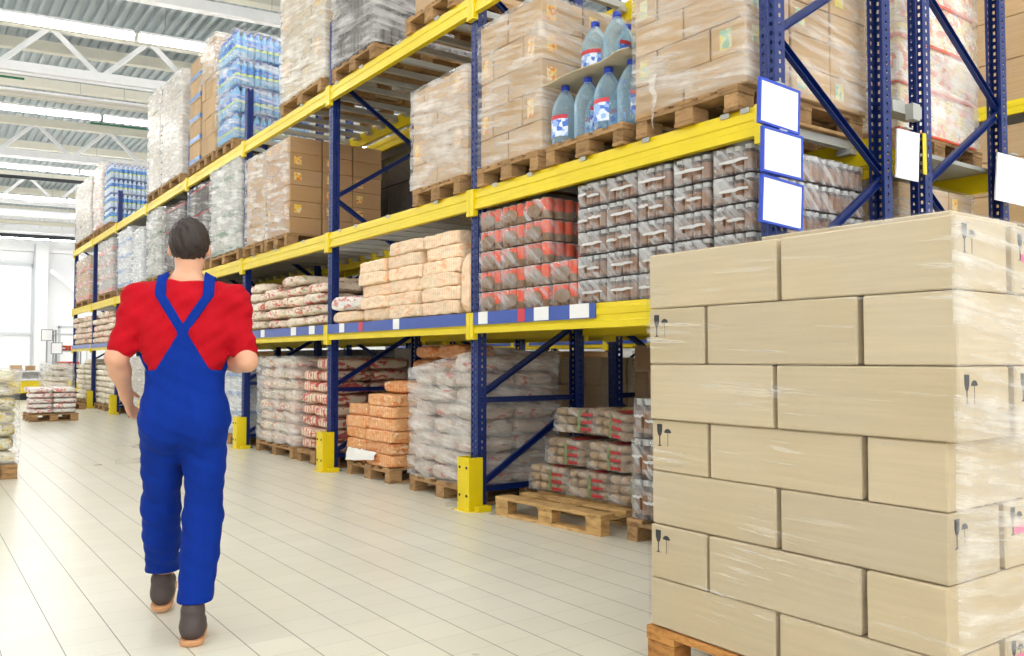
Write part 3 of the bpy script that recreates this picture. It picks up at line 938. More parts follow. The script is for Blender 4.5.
for tier, lst, z in (('lower', low, P2), ('upper', upp, P2 + .486)):
    for i, (x, y) in enumerate(lst):
        row = 'front' if x < (3.9 if tier == 'lower' else 4.1) else 'rear'
        lab = 'big clear water bottle, %s tier, %s row, %s from the boxes' % (tier, row, NTH[sorted([q[1] for q in lst if abs(q[0] - x) < .1], reverse=True).index(y)])
        if bb is None:
            bb = big_bottle()
            bb.location = (x, y, z)
            bb['label'] = lab
            bb['group'] = 'big water bottles'
        else:
            copy_thing(bb, (x, y, z), (0.2, 1.9, -.2, 1.6, .4, 0, 2.0)[i % 7], lab, 'big water bottles')
sh = MB()
ny = 14
vs = []
for i in range(ny + 1):
    y = 3.90 + (4.80 - 3.90) * i / ny
    zz = P2 + .455 + .008 * math.sin(i * .9) + (.0 if i > 2 else .004)
    for dz in (0, .006):
        for x in (3.69, 4.3, 4.82):
            vs.append((x, y, zz + dz + (.01 if x < 3.7 else 0) * math.sin(i * 1.3) * .5))
fs = []
for i in range(ny):
    b, c = i * 6, (i + 1) * 6
    fs += [(b, c, c + 1, b + 1), (b + 1, c + 1, c + 2, b + 2), (b + 3, b + 4, c + 4, c + 3), (b + 4, b + 5, c + 5, c + 4), (b, b + 3, c + 3, c), (b + 2, c + 2, c + 5, b + 5)]
sh.add(vs, fs)
tag(sh.build('cardboard_sheet', 'cardboard'), 'flat cardboard sheet between the two tiers of big water bottles', 'cardboard sheet')

# level two, second and third bays
carton_load('the wrapped boxes beyond the near post', (3.70, 4.8, 5.83, 6.76, P2), [.225, .225, .225, .23], 'cardboard_tan', .4)
film_on('stretch film around the boxes beyond the near post', (3.695, 4.81, 5.825, 6.765, P2 + .002, P2 + .91), 'film_thick', .018)
pallet('pallet under the wrapped boxes beyond the near post', 3.675, 5.90, LV[1] + .001)
P2b = P2
carton_load('the brown stack with orange labels', (3.70, 4.92, 9.78, 10.58, P2b), [.195] * 6, 'cardboard_brown', .6)
film_on('white stretch film on the brown stack with orange labels', (3.694, 3.9, 9.80, 10.57, P2b, P2b + 1.15), 'film_thick', .012, .012)
for ob in [o for o in bpy.data.objects if str(o.get('label', '')).startswith('white stretch film on the brown')]:
    bm_ = bmesh.new()
    bm_.from_mesh(ob.data)
    bmesh.ops.delete(bm_, geom=[f for f in bm_.faces if f.calc_center_median().x > 3.695], context='FACES')
    bm_.to_mesh(ob.data)
    bm_.free()
pallet('pallet under the brown stack with orange labels', 3.675, 9.78, LV[1] + .001)
carton_load('the wrapped stack beyond the brown stack', (3.70, 4.9, 10.62, 11.38, P2b), [.23] * 5, 'cardboard_tan', .0, ends=False)
film_on('stretch film around the stack beyond the brown stack', (3.694, 4.915, 10.612, 11.386, P2b, P2b + 1.155), 'film_thick', .014)
pallet('pallet under the wrapped stack beyond the brown stack', 3.675, 10.63, LV[1] + .001)

# ------------------------------------------------------------------ wrapped loads of packs (rear bays)
PK = {}
def pack_mesh(sx, sy, sz, mat, capmat, style):
    key = (round(sx, 2), round(sy, 2), round(sz, 2), mat, capmat, style)
    if key in PK:
        return PK[key]
    mb = MB()
    if style == 'bottle':
        nx, ny_ = max(1, round(sx / .09)), max(1, round(sy / .09))
        rx = min(sx / nx, sy / ny_) / 2 * .97
        for i in range(nx):
            for j in range(ny_):
                if 0 < i < nx - 1 and 0 < j < ny_ - 1:
                    continue
                c = ((i + .5) * sx / nx, (j + .5) * sy / ny_, 0)
                mb.lathe([(rx * .9, 0), (rx, .01), (rx, sz * .3), (rx * .96, sz * .32), (rx * .96, sz * .40), (rx, sz * .64), (rx * .9, sz * .72), (rx * .45, sz * .88), (rx * .42, sz * .92), (rx * .44, sz * .985)], c, 10, mats=[0, 0, 0, 3, 2, 0, 0, 0, 1])
    else:
        mb.box(0, sx, 0, sy, 0, sz, 0, .012)
        if style == 'thin':
            mb.box(-.002, sx + .002, -.002, sy + .002, sz * .01, sz * .07, 1)
        if style == 'banded':
            mb.box(-.002, sx + .002, -.002, sy + .002, sz * .08, sz * .28, 1)
    PK[key] = mb.mesh('pack', [mat, capmat, 'water_label' if 'bottle' in mat else mat, 'label_lime' if 'bottle' in mat else mat] if style == 'bottle' else [mat, capmat])
    return PK[key]
def pack_load(desc, b, rows, nx, ny_, mat, capmat='cap_blue', style='block', fmat='film_cloudy', name='pack', item='wrapped pack', cat='pack', amp=.016, pal=True, gap=.006, slope=0, depth_all=False, group=None, vis_end=True):
    x0, x1, y0, y1, z0, z1 = b
    dz, dx, dy = (z1 - z0) / rows, (x1 - x0) / nx, (y1 - y0) / ny_
    for r in range(rows):
        for i in range(nx):
            for j in range(ny_):
                if i > 0 and not (j == 0 and vis_end):
                    continue
                me = pack_mesh(dx - gap, dy - gap, dz - gap / 2, mat, capmat, style)
                o = inst(me, name, None, (x0 + i * dx + gap / 2, y0 + j * dy + gap / 2, z0 + r * dz), (0, 0, 0))
                lay = 'top' if r == rows - 1 else ORD[r]
                where = '%s across' % NTH[j] if i == 0 else 'end %s deep' % NTH[i]
                tag(o, '%s, %s row, %s, %s' % (item, lay, where, desc), cat, group)
    if fmat:
        film_on('stretch film around ' + desc, (x0 - .004, x1 + .004, y0 - .004, y1 + .004, z0 + .002, z1 + .004), fmat, amp, .016 + amp * .5, slope=slope)
    if pal:
        pallet('pallet under ' + desc, x0 - .02, y0, z0 - .146, 1.2, max(.6, y1 - y0 - .01), parts=y0 < 9.5 or (z0 < 1 and y0 < 12))

L2, L3 = P2 + .001, LV[2] + .147
F0 = .146
pack_load('the tall gray load by the post', (3.70, 4.85, 11.62, 13.0, L2, L2 + 1.28), 5, 3, 3, 'crate_gray', 'crate_green', 'banded', 'film_cloudy', item='pale pack')
pack_load('the dark bottle load with red caps', (3.70, 4.8, 13.22, 14.26, L2, L2 + 1.2), 3, 3, 4, 'crate_dark', 'label_red', 'bottle', 'film_wrap', 'bottle_pack', 'dark bottle pack')
pack_load('the dark bottle load above the person', (3.70, 4.8, 14.6, 15.9, L2, L2 + 1.12), 3, 3, 4, 'crate_dark', 'label_red', 'bottle', 'film_wrap', 'bottle_pack', 'dark bottle pack')
pack_load('the green-edged load beyond the dark bottles', (3.70, 4.8, 16.1, 17.1, L2, L2 + 1.24), 5, 2, 2, 'crate_gray', 'crate_green', 'banded', 'film_cloudy', item='pale pack')
pack_load('the narrow white load behind the shoulder', (3.70, 4.8, 17.5, 18.4, L2, L2 + 1.05), 4, 2, 2, 'crate_white', 'crate_blue', 'block', 'film_cloudy', item='white pack')
pack_load('the white and blue mid-level load', (3.70, 4.8, 18.6, 19.9, L2, L2 + 1.2), 4, 3, 3, 'crate_white', 'crate_blue', 'banded', 'film_thick', item='white pack')
pack_load('the pale load two bays from rack end', (3.70, 4.8, 20.5, 22.1, L2, L2 + 1.2), 4, 2, 3, 'crate_gray', 'can_red', 'banded', 'film_cloudy', item='pale pack')
pack_load('the brown and orange load at the rack end', (3.72, 4.8, 23.5, 25.5, L2, L2 + 1.1), 3, 3, 3, 'cardboard_tan', 'can_red', 'banded', 'film_thick', item='brown pack')
# level three
pack_load('the clouded top-level bottle load', (3.70, 4.85, 7.5, 8.52, L3, L3 + 1.45), 4, 4, 4, 'crate_dark', 'crate_dark', 'bottle', 'film_thick', 'bottle_pack', 'clouded bottle pack')
pallet('pallet on the top level before the clouded bottles', 3.675, 6.0, LV[2] + .001, 1.2, .85)
carton_load('the top-level boxes at the upper edge', (3.74, 4.8, 6.05, 6.8, L3), [.3, .3], 'cardboard_tan', 0, ends=True)
carton_load('the white wrapped top-level boxes', (3.70, 4.85, 8.78, 10.1, L3), [.28] * 6, 'cardboard_pale', .3, ends=True)
film_on('white stretch film around the boxes on the top level', (3.694, 4.86, 8.775, 10.105, L3 + .002, L3 + 1.69), 'film_cloudy', .018)
pallet('pallet under the white wrapped top-level boxes', 3.675, 8.8, LV[2] + .001, 1.2, 1.25)
pack_load('the blue top-level water bottles', (3.70, 4.84, 11.92, 12.76, L3, L3 + 1.56), 4, 4, 3, 'bottle_blue', 'cap_blue', 'bottle', 'film_wrap', 'bottle_pack', 'blue water bottle pack', pal=True)
carton_load('the brown boxes with blue bands', (3.70, 4.8, 12.86, 13.6, L3), [.3] * 6, 'cardboard_tan', 0, ends=False)
film_on('stretch film around the brown boxes with blue bands', (3.694, 4.8, 12.855, 13.61, L3 + 1.1, L3 + 1.81), 'film_thick', .014)
pack_load('the narrow blue-banded boxes on the top level', (3.70, 4.8, 13.68, 14.27, L3, L3 + 1.7), 5, 2, 3, 'cardboard_tan', 'crate_blue', 'banded', None, 'banded_box', 'blue-banded box', 'box')
pallet('pallet under the brown boxes with blue bands', 3.675, 12.86, LV[2] + .001, parts=False)
pack_load('the first white load beyond banded boxes', (3.70, 4.8, 14.75, 16.1, L3, L3 + 1.8), 5, 2, 3, 'crate_beige', 'crate_gray', 'block', 'film_cloudy', item='pale pack')
pack_load('the second white load beyond banded boxes', (3.70, 4.8, 16.2, 17.15, L3, L3 + 1.85), 5, 2, 3, 'crate_beige', 'crate_gray', 'block', 'film_cloudy', item='pale pack')
pack_load('the white water bottles, far top level', (3.70, 4.84, 20.9, 21.65, L3, L3 + 1.35), 4, 4, 2, 'bottle_white', 'cap_blue', 'bottle', 'film_clear', 'bottle_pack', 'white bottle pack')
pack_load('the third white load near the rack end', (3.70, 4.8, 21.8, 22.9, L3, L3 + 1.55), 4, 2, 2, 'crate_beige', 'can_red', 'banded', 'film_cloudy', item='pale pack')
pack_load('the last white load at the rack end', (3.70, 4.8, 23.3, 25.6, L3, L3 + 1.5), 4, 2, 4, 'crate_beige', 'crate_gray', 'block', 'film_cloudy', item='pale pack')
# floor level bottles beside the person
pack_load('the bluish load beside the person', (3.78, 4.8, 11.68, 12.75, F0, F0 + 1.05), 4, 3, 4, 'crate_white', 'crate_blue', 'banded', 'film_thick', item='bluish pack')
pack_load('the bluish load behind the person', (3.78, 4.8, 12.95, 14.1, F0, F0 + 1.05), 4, 3, 4, 'crate_white', 'crate_blue', 'banded', 'film_thick', item='bluish pack')
pack_load('the beige floor load beyond the person', (3.78, 4.8, 17.5, 18.9, F0, F0 + 1.1), 4, 2, 3, 'crate_beige', 'crate_gray', 'block', 'film_cloudy', item='beige pack')
pack_load('the white floor load beyond the person', (3.78, 4.8, 15.9, 17.0, F0, F0 + 1.0), 4, 2, 3, 'crate_white', 'crate_blue', 'banded', 'film_thick', item='white pack')
#PART2
# ------------------------------------------------------------------ sacks
SK = {}
def sack_mesh(L, W, H, mat, seed, lump=0.018, pn=5.0, ridges=0):
    """pillow shaped sack, length L along y, width W along x, thickness H; origin at base centre"""
    key = (round(L, 2), round(W, 2), round(H, 3), mat, seed, lump, pn, ridges)
    if key in SK:
        return SK[key]
    mb = MB()
    n = 9
    verts, index, faces = [], {}, []
    def vid(p):
        k = tuple(round(c, 5) for c in p)
        if k not in index:
            index[k] = len(verts)
            verts.append(k)
        return index[k]
    for a in range(3):
        for s in (-1, 1):
            o = [c for c in range(3) if c != a]
            for i in range(n):
                for j in range(n):
                    q = []
                    for (di, dj) in ((0, 0), (1, 0), (1, 1), (0, 1)):
                        p = [0, 0, 0]
                        p[a] = s
                        p[o[0]] = -1 + 2 * (i + di) / n
                        p[o[1]] = -1 + 2 * (j + dj) / n
                        q.append(vid(p))
                    if (s == 1) != (a != 1):
                        q.reverse()
                    faces.append(tuple(q))
    out = []
    off = Vector((seed * 3.7, seed * 1.9, seed * 5.1))
    for (x, y, z) in verts:
        m = max(abs(x), abs(y), abs(z))
        pnorm = (abs(x) ** pn + abs(y) ** pn + abs(z) ** pn) ** (1 / pn)
        f = m / pnorm * 1.03
        x, y, z = x * f, y * f, z * f
        pinch = (1 - 0.28 * abs(y) ** 4 - 0.12 * abs(x) ** 4) if pn < 8 else (1 - .05 * abs(y) ** 4)
        P = Vector((x * W / 2, y * L / 2, z * H / 2 * pinch))
        d = noise.noise(P * 7 + off) + 0.6 * noise.noise(P * 16 + off)
        nrm = Vector((x, y, z)).normalized()
        P += nrm * d * lump
        if ridges:
            P += nrm * 0.006 * math.sin(P.y * ridges)
        out.append((max(-W / 2, min(W / 2, P.x)), max(-L / 2, min(L / 2, P.y)), max(0.0, min(H, P.z + H / 2))))
    mb.add(out, faces, 0, True)
    SK[key] = mb.mesh('sack', mat)
    return SK[key]
RE = {}
def sack(label, x, y, z, L, W, H, mat, seed=0, rz=0.0, ry=0.0, name='sack', cat='sack', group=None, lump=0.018, end=False, pn=5.0, ridges=0, band=None, rx=0.0):
    o = inst(sack_mesh(L, W, H, mat, seed, lump, pn, ridges), name, None, (x, y, z), (rx, ry, rz))
    tag(o, label, cat, group)
    if end:
        if 'd' not in RE:
            mb = MB()
            n = 14
            vs = [(0.036 * math.cos(2 * PI * i / n), -0.002 * (1 + (i % 2)), 0.036 * math.sin(2 * PI * i / n)) for i in range(n)] + [(0, -0.010, 0)]
            mb.add(vs, [((i + 1) % n, i, n) for i in range(n)], 0, True)
            RE['d'] = mb.mesh('roll_end', 'roll_end')
        inst(RE['d'], 'roll_end', o, (W * 0.12, -L / 2 * 0.97, H * 0.5))
    return o
def sack_stack(desc, cols, x0, W, z0, h, mat, deep=1, item='sack', jit=0.02, rot=0.05, lump=0.018, group=None, end=0.0, name='sack', pn=5.0, ridges=0, bulge=0.0, colword='column', L_over=1.0):
    """cols: list of (y0, y1, courses). Sacks lie along y, near end first."""
    for ci, (ya, yb, nc) in enumerate(cols):
        for r in range(nc):
            for dd in range(deep):
                if dd > 0 and ci > 0 and r < nc - 1:
                    continue
                L, cy = (yb - ya) * L_over, (ya + yb) / 2
                lay = 'top' if r == nc - 1 else ORD[r]
                dep = '' if deep == 1 else (', front file' if dd == 0 else ', %s file' % NTH[dd])
                lab = '%s, %s course, %s %s%s, %s' % (item, lay, NTH[ci], colword, dep, desc)
                x = x0 + W / 2 + dd * W + random.uniform(-jit, jit) * (1 if dd == 0 else .4) - (bulge * math.sin(PI * (r + .5) / nc) if dd == 0 else 0)
                sack(lab, x, cy + random.uniform(-jit, jit), z0 + r * h + .002, L * random.uniform(.955, .985) * (1.0 if pn < 8 else 1.012), W * .98, h * (.985 if pn < 8 else .998), mat, (r * 3 + ci + dd) % 5,
                     random.uniform(-rot, rot) * .5 + (PI if random.random() < .5 and not end else 0), name=name, group=group, lump=lump, end=random.random() < end, pn=pn, ridges=ridges)

S1 = LV[0] + .002
# peach bundles on the blue-edged shelf
sack_stack('blue-edged shelf', [(5.97, 6.58, 6), (6.60, 7.22, 6), (7.24, 7.83, 5)], 3.70, .44, S1, .118, 'sack_peach', 2, 'peach bundle', .022, .06, .014, 'peach bundles on the shelf', .45, 'paper_bundle', 13.0, 60)
sack('upright peach bundle against the near post', 3.84, 5.87, S1, .13, .26, .5, 'sack_peach', 2, 0, name='paper_bundle', cat='sack', group='peach bundles on the shelf', pn=6)
sack('white and pink sack lying on a peach bundle by the second post', 3.90, 8.20, S1 + .13, .66, .42, .15, 'sack_white', 1, .1)
sack('flat peach bundle under the white and pink sack', 3.92, 8.20, S1, .68, .42, .125, 'sack_peach', 1, .05, name='paper_bundle')
sack('top peach bundle lying loose above the third column', 3.92, 7.05, S1 + .71, .5, .4, .09, 'sack_peach', 3, .2, name='paper_bundle') if False else None
sack_stack('shelf behind the peach bundles', [(7.86, 8.5, 5)], 4.24, .5, S1, .125, 'sack_red', 1, 'red and cream sack', .02, .05)
# cream and red sacks further along the same shelf
sack_stack('shelf past the second post', [(8.72, 9.38, 4), (9.40, 10.02, 5), (10.04, 10.66, 4), (10.68, 11.32, 5)], 3.70, .48, S1, .122, 'sack_cream', 2, 'cream sack', .035, .1, .024, 'cream sacks on the shelf')
for b, (y, nm) in enumerate(((11.6, 'third'), (14.45, 'fourth'), (17.35, 'fifth'), (20.25, 'sixth'), (23.1, 'seventh'))):
    sack_stack('%s bay of the sack shelf' % nm, [(y + .04 + .66 * i, y + .04 + .66 * (i + 1) - .02, 5 if (i + b) % 3 else 4) for i in range(4)], 3.70, .5, S1, .145, 'sack_cream', 1, 'cream sack', .03, .1, .022, 'cream sacks on the shelf')

# ------------------------------------------------------------------ floor level, second bay: orange bundles and the big wrapped sack load
pallet('old pallet under the orange bundles', 3.80, 7.36, 0, 1.2, .96)
sack_stack('orange floor stack', [(7.33, 7.88, 6), (7.89, 8.36, 5)], 3.82, .54, F0, .118, 'sack_orange', 1, 'orange bundle', .025, .05, .014, 'orange bundles on the floor stack', .3, 'paper_bundle', 13.0, 60, .02)
tag(shell(3.79, 4.2, 7.55, 8.27, .15, .26, .02, .022, 9, 10, 6).build('paper_sheet', 'tear'), 'torn white paper around the base of the orange bundles', 'paper') if False else None
mb = MB()
vs, n = [], 12
for i in range(n + 1):
    y = 8.26 - .66 * i / n
    for j in range(5):
        vs.append((3.785 - .012 * j * (1 if j < 3 else .6) + .008 * noise.noise(Vector((i * .7, j, 2))), y, .285 + .02 * noise.noise(Vector((i * .9, 4, j))) - .034 * j * (1 - .45 * (i / n))))
mb.add(vs, [(i * 5 + j, i * 5 + j + 1, (i + 1) * 5 + j + 1, (i + 1) * 5 + j) for i in range(n) for j in range(4)], 0, True)
tag(mb.build('paper_sheet', 'tear'), 'torn white paper hanging at the base of the orange bundles', 'paper')
sack_stack('inner stack behind the orange stack', [(7.02, 7.55, 8), (7.58, 8.10, 8)], 4.42, .42, .146, .15, 'sack_orange', 1, 'orange bundle', .03, .08, .016, 'orange bundles deep in the rack', 0, 'paper_bundle')
sack('orange bundle slumped across the top of the orange stack', 4.12, 7.55, .146 + 6 * .118 + .004, .44, .32, .13, 'sack_orange', 2, .5, .0, 'paper_bundle')
# big wrapped load of gray sacks
pallet('pallet under the big wrapped load of gray sacks', 3.79, 5.86, 0, 1.2, 1.08)
sack_stack('big wrapped load', [(5.86, 6.24, 8), (6.25, 6.60, 7), (6.61, 6.93, 7)], 3.82, .42, F0, .135, 'sack_gray', 2, 'gray sack', .012, .03, .014, 'gray sacks in the big wrapped load', L_over=.97)
film_on('cloudy stretch film around the big load of gray sacks', (3.79, 4.67, 5.845, 6.945, F0 + .003, 1.27), 'film_thick', .02, .022, 5.1, slope=.16)
# red and cream sacks, third bay
pallet('pallet under the unwrapped red and cream sacks', 3.80, 8.80, 0, 1.2, .92)
sack_stack('unwrapped floor load', [(8.80, 9.25, 8), (9.27, 9.72, 7)], 3.82, .5, F0, .133, 'sack_red', 2, 'red and cream sack', .03, .05, .016, 'red and cream sacks on the floor load')
pallet('pallet under the pink wrapped sack load', 3.79, 9.84, 0, 1.2, 1.3)
sack_stack('pink wrapped load', [(9.86, 10.27, 8), (10.28, 10.69, 8), (10.70, 11.12, 8)], 3.82, .5, F0, .134, 'sack_cream', 1, 'cream sack', .01, .03, .012, 'cream sacks in the pink wrapped load', L_over=.98)
film_on('cloudy stretch film around the pink wrapped sack load', (3.805, 4.8, 9.84, 11.14, F0 + .003, 1.235), 'film_thick', .018, .02, 8.2)
# rear floor sack pallets
for i, (ya, yb, hh, nm) in enumerate(((20.35, 21.55, 7, 'fourth bay from the rear'), (21.7, 22.8, 7, 'third bay from the rear'), (23.2, 24.4, 8, 'second bay from the rear'), (24.6, 25.7, 7, 'rear bay'))):
    pallet('pallet under the cream floor sacks, ' + nm, 3.76, ya, 0, 1.2, yb - ya, parts=False)
    w_ = (yb - ya) / 3
    sack_stack('floor load, ' + nm, [(ya + w_ * k, ya + w_ * (k + 1) - .015, hh) for k in range(3)], 3.78, .5, F0, .132, 'sack_beige', 1, 'cream sack', .02, .06, .018, 'cream sacks on the rear floor loads')
# middle aisle pallet and heap behind it
pallet('pallet standing in the aisle under flat white sacks', 1.93, 18.5, 0, .85, 1.1, parts=True)
for r in range(5):
    for c in range(2):
        for dd in range(2):
            if dd and r < 4:
                continue
            sack('flat white sack, %s course, %s %s, aisle pallet' % ('top' if r == 4 else ORD[r], 'inner' if c else 'outer', 'back' if dd else 'front'), 2.135 + c * .41, 18.8 + dd * .55, F0 + r * .1 + .002, .52, .41, .098, 'sack_white', (r + c) % 5, random.uniform(-.03, .03), group='flat white sacks on the aisle pallet', lump=.012)
sack_stack('heap beyond the aisle pallet', [(22.6, 23.15, 7), (23.2, 23.7, 6)], 2.78, .42, F0, .13, 'sack_beige', 1, 'cream sack', .04, .15, .03)
film_on('cloudy stretch film over the cream sack heap', (2.74, 3.24, 22.55, 23.75, F0 + .003, 1.1), 'film_cloudy', .03, .05, 3.3)
pallet('pallet under the cream sack heap', 2.74, 22.55, 0, .8, 1.2, parts=False)
# garden sack pallet at the aisle's other side
pallet('dark pallet under the yellow and green bags', -.26, 9.86, 0, 1.2, .8)
for r in range(7):
    for c in range(3):
        sack('yellow and green printed bag, %s course, %s from the aisle' % ('top' if r == 6 else ORD[r], NTH[c]), .72 - c * .4, 10.16 , F0 + r * .135 + .002, .55, .39, .132, 'sack_garden', (r * 2 + c) % 5, random.uniform(-.05, .05), group='bags on the pallet across the aisle')
film_on('stretch film around the yellow and green bags', (-.3, .925, 9.86, 10.5, F0 + .003, 1.10), 'film_wrap', .02, .03, 1.1)

# ------------------------------------------------------------------ paper packs on the near floor pallet
PPM = {}
def paper_pack(label, x, y, z, rz, seed, ry=0.0, rx=0.0):
    L, W, H = .40, .46, .20
    if seed not in PPM:
        mb = MB()
        # rows of small filled paper bags held in a clear sleeve
        nx, ny_, nz = 2, 4, 3
        for k in range(nz):
            for j in range(ny_):
                for i in range(nx):
                    if 0 < k < nz - 1 and 0 < j < ny_ - 1:
                        pass
                    cx = -W / 2 + (i + .5) * W / nx
                    cy = -L / 2 + (j + .5) * L / ny_
                    cz = (k + .5) * H / nz
                    g = 6
                    vs, fs = [], []
                    for a in range(g + 1):
                        th_ = PI * a / g
                        for b in range(8):
                            ph = 2 * PI * b / 8
                            px, py, pz = math.sin(th_) * math.cos(ph), math.sin(th_) * math.sin(ph), math.cos(th_)
                            e = .55
                            sg = lambda v: math.copysign(abs(v) ** e, v)
                            q = noise.noise(Vector((cx * 9 + px, cy * 9 + py + seed, cz * 9 + pz)))
                            vs.append((cx + sg(px) * W / nx * .48 * (1 + .12 * q), cy + sg(py) * L / ny_ * .49 * (1 + .15 * q), cz + sg(pz) * H / nz * .50 * (1 + .15 * q)))
                    for a in range(g):
                        for b in range(8):
                            fs.append((a * 8 + b, (a + 1) * 8 + b, (a + 1) * 8 + (b + 1) % 8, a * 8 + (b + 1) % 8))
                    mb.add(vs, fs, 0, True)
        sl = shell(-W / 2, W / 2, -L / 2, L / 2, 0.004, H - .002, .004, .010, seed, 8, 5, .1, 0.0, .006)
        bn = MB()
        for (z0, z1) in ((.022, .044), (.078, .10), (.134, .156)):
            bn.box(.02, W / 2 - .03, -L / 2 - .016, -L / 2 - .0145, z0, z1)
            bn.box(-W / 2 - .0165, -W / 2 - .015, -L / 2 + .01, -L / 2 + .12, z0, z1)
        bn.box(-W / 2 + .02, W / 2 - .02, -L / 2 + .02, -L / 2 + .14, H + .0065, H + .008)
        gr = MB().box(-W / 2 - .0165, -W / 2 - .015, -L / 2 + .125, -L / 2 + .15, .01, H - .02)
        PPM[seed] = (mb.mesh('paper_pack', 'sack_brown'), sl.mesh('clear_sleeve', 'shrink_clear'), bn.mesh('red_print', 'print_red'), gr.mesh('green_print', 'print_green'))
    a, b, c, d = PPM[seed]
    o = inst(a, 'paper_pack', None, (x, y, z), (rx, ry, rz))
    tag(o, label, 'pack', 'brown paper packs on the floor pallet')
    inst(b, 'clear_sleeve', o)
    c_ = inst(c, 'printed_stripe', o)
    c_['label'] = 'red printed stripes'
    d_ = inst(d, 'printed_edge', o)
    d_['label'] = 'green printed edge'
    return o
pr_ = rad(6)
pallet('clean pale pallet before the brown paper packs', 3.835, 4.46, 0, 1.1, 1.0, 0, 'pallet_wood', along='y').rotation_euler = (0, 0, PI / 2 + pr_)
z = F0 + .012
for i, y in enumerate((5.36, 4.92, 4.49)):
    paper_pack('brown paper pack with red stripes, bottom row, %s from the post' % NTH[i], 4.36 + (.03 * i), y, z, pr_, i)
for i, y in enumerate((5.17, 4.70)):
    paper_pack('brown paper pack with red stripes, middle row, %s from the post' % NTH[i], 4.38 + .03 * i, y, z + .222, pr_ * .5 - .05 * i, 3 + i)
paper_pack('brown paper pack with red stripes, top row, far one', 4.45, 5.16, z + .445, .22, 0, .1)
paper_pack('brown paper pack with red stripes, top row, tilted near one', 4.42, 4.66, z + .462, -.12, 4, .02, .10)
for i, y in enumerate((5.36, 4.92, 4.49)):
    for r in range(2):
        paper_pack('brown paper pack with red stripes, inner file, %s row, %s from the post' % (ORD[r], NTH[i]), 4.93, y, z + r * .222, 0, (i + r) % 5)

# ------------------------------------------------------------------ tins and jars in shrink film
CAN = {}
def can_mesh(kind, r, h):
    if (kind, h) in CAN:
        return CAN[(kind, h)]
    mb = MB()
    if kind == 'tin':
        mb.lathe([(r * .95, 0), (r, .004), (r, h * .36), (r, h * .37), (r, h * .93), (r * .96, h * .97), (r * .93, h)], n=14, mats=[1, 1, 1, 0, 0, 2])
        me = mb.mesh('tin', ['can_red', 'can_brown', 'lid_gray'])
    else:
        mb.lathe([(r * .9, 0), (r, .008), (r, h * .12), (r * .985, h * .13), (r * .985, h * .68), (r, h * .70), (r * .95, h * .78), (r * .78, h * .84), (r * .82, h * .85), (r * .84, h * .97), (r * .8, h)], n=14, mats=[1, 1, 0, 0, 0, 1, 1, 2, 2, 2])
        me = mb.mesh('jar', ['jar_tan', 'jar_brown', 'lid_gray'])
    CAN[(kind, h)] = me
    return me
SHM = {}
def shrink_mesh(sx, sy, sz, kind):
    k = (round(sx, 2), round(sy, 2), round(sz, 3), kind)
    if k in SHM:
        return SHM[k]
    mb = shell(0, sx, 0, sy, .002, sz + .001, .001, .0025, (sx * 91 + sz * 37) % 17, 8, 8, .1, 0.0, .004)
    # cut the oval openings shrink film leaves on the short ends facing the aisle
    ov = [] if kind == 'tin' else [(.30, .42, .13, .17), (.62, .42, .13, .17)]
    keep_f, keep_m, keep_s = [], [], []
    for f, m_, s_ in zip(mb.f, mb.m, mb.s):
        c = [sum(mb.v[i][a] for i in f) / len(f) for a in range(3)]
        cut = c[0] < .0 and any(((c[1] / sy - u) / a) ** 2 + ((c[2] / sz - v) / b) ** 2 < 1 for u, v, a, b in ov)
        if not cut:
            keep_f.append(f); keep_m.append(m_); keep_s.append(s_)
    mb.f, mb.m, mb.s = keep_f, keep_m, keep_s
    SHM[k] = mb.mesh('shrink_film', 'shrink_tin' if kind == 'tin' else 'shrink')
    return SHM[k]
HANDLE = {}
def pack_of(kind, label, x, y, z, nx, ny_, r, h, group, handle=True):
    sx, sy = nx * 2 * r + .004, ny_ * 2 * r + .004
    t = thing('tin_pack' if kind == 'tin' else 'jar_pack', label, 'pack', (x, y, z), random.uniform(-.004, .004), group)
    me = can_mesh(kind, r * .985, h)
    for i in range(nx):
        for j in range(ny_):
            if 0 < i < nx - 1 and 0 < j < ny_ - 1:
                continue
            inst(me, 'tin' if kind == 'tin' else 'jar', t, (.002 + (2 * i + 1) * r, .002 + (2 * j + 1) * r, .0015))
    inst(shrink_mesh(sx, sy, h, kind), 'shrink_film', t)
    if kind == 'tin':
        if 'card' not in HANDLE:
            mb = MB()
            n = 18
            vs = [(-.0015, sy * (.5 + .33 * math.cos(2 * PI * i / n)), h * (.46 + .32 * math.sin(2 * PI * i / n))) for i in range(n)]
            mb.add(vs + [(.0005, v[1], v[2]) for v in vs], [tuple(range(n - 1, -1, -1)), tuple(range(n, 2 * n))] + [(i, (i + 1) % n, n + (i + 1) % n, n + i) for i in range(n)])
            HANDLE['card'] = mb.mesh('card_insert', 'can_brown')
        inst(HANDLE['card'], 'card_insert', t, (-.001, 0, 0))
    if kind == 'jar' and handle:
        v = random.randrange(4)
        if (sy, h, v) not in HANDLE:
            mb = MB()
            for (u0, u1, b0) in (((.08, .92, .50),), ((.10, .55, .54), (.58, .94, .46)), ((.06, .80, .47),), ((.16, .60, .45), (.62, .93, .56)))[v]:
                n = 7
                vs = [(-.009 - .006 * math.sin(PI * i / n), sy * (u0 + (u1 - u0) * i / n), h * (b0 + .05 * noise.noise(Vector((i * .8, v * 7.1, u0 * 9)))) + dz * (.6 + .5 * math.sin(PI * i / n))) for i in range(n + 1) for dz in (-.009, .009)]
                mb.add(vs, [(2 * i, 2 * i + 2, 2 * i + 3, 2 * i + 1) for i in range(n)], 0, True)
            HANDLE[(sy, h, v)] = mb.mesh('carry_strip', 'strip_gray')
        inst(HANDLE[(sy, h, v)], 'carry_strip', t)
    return t
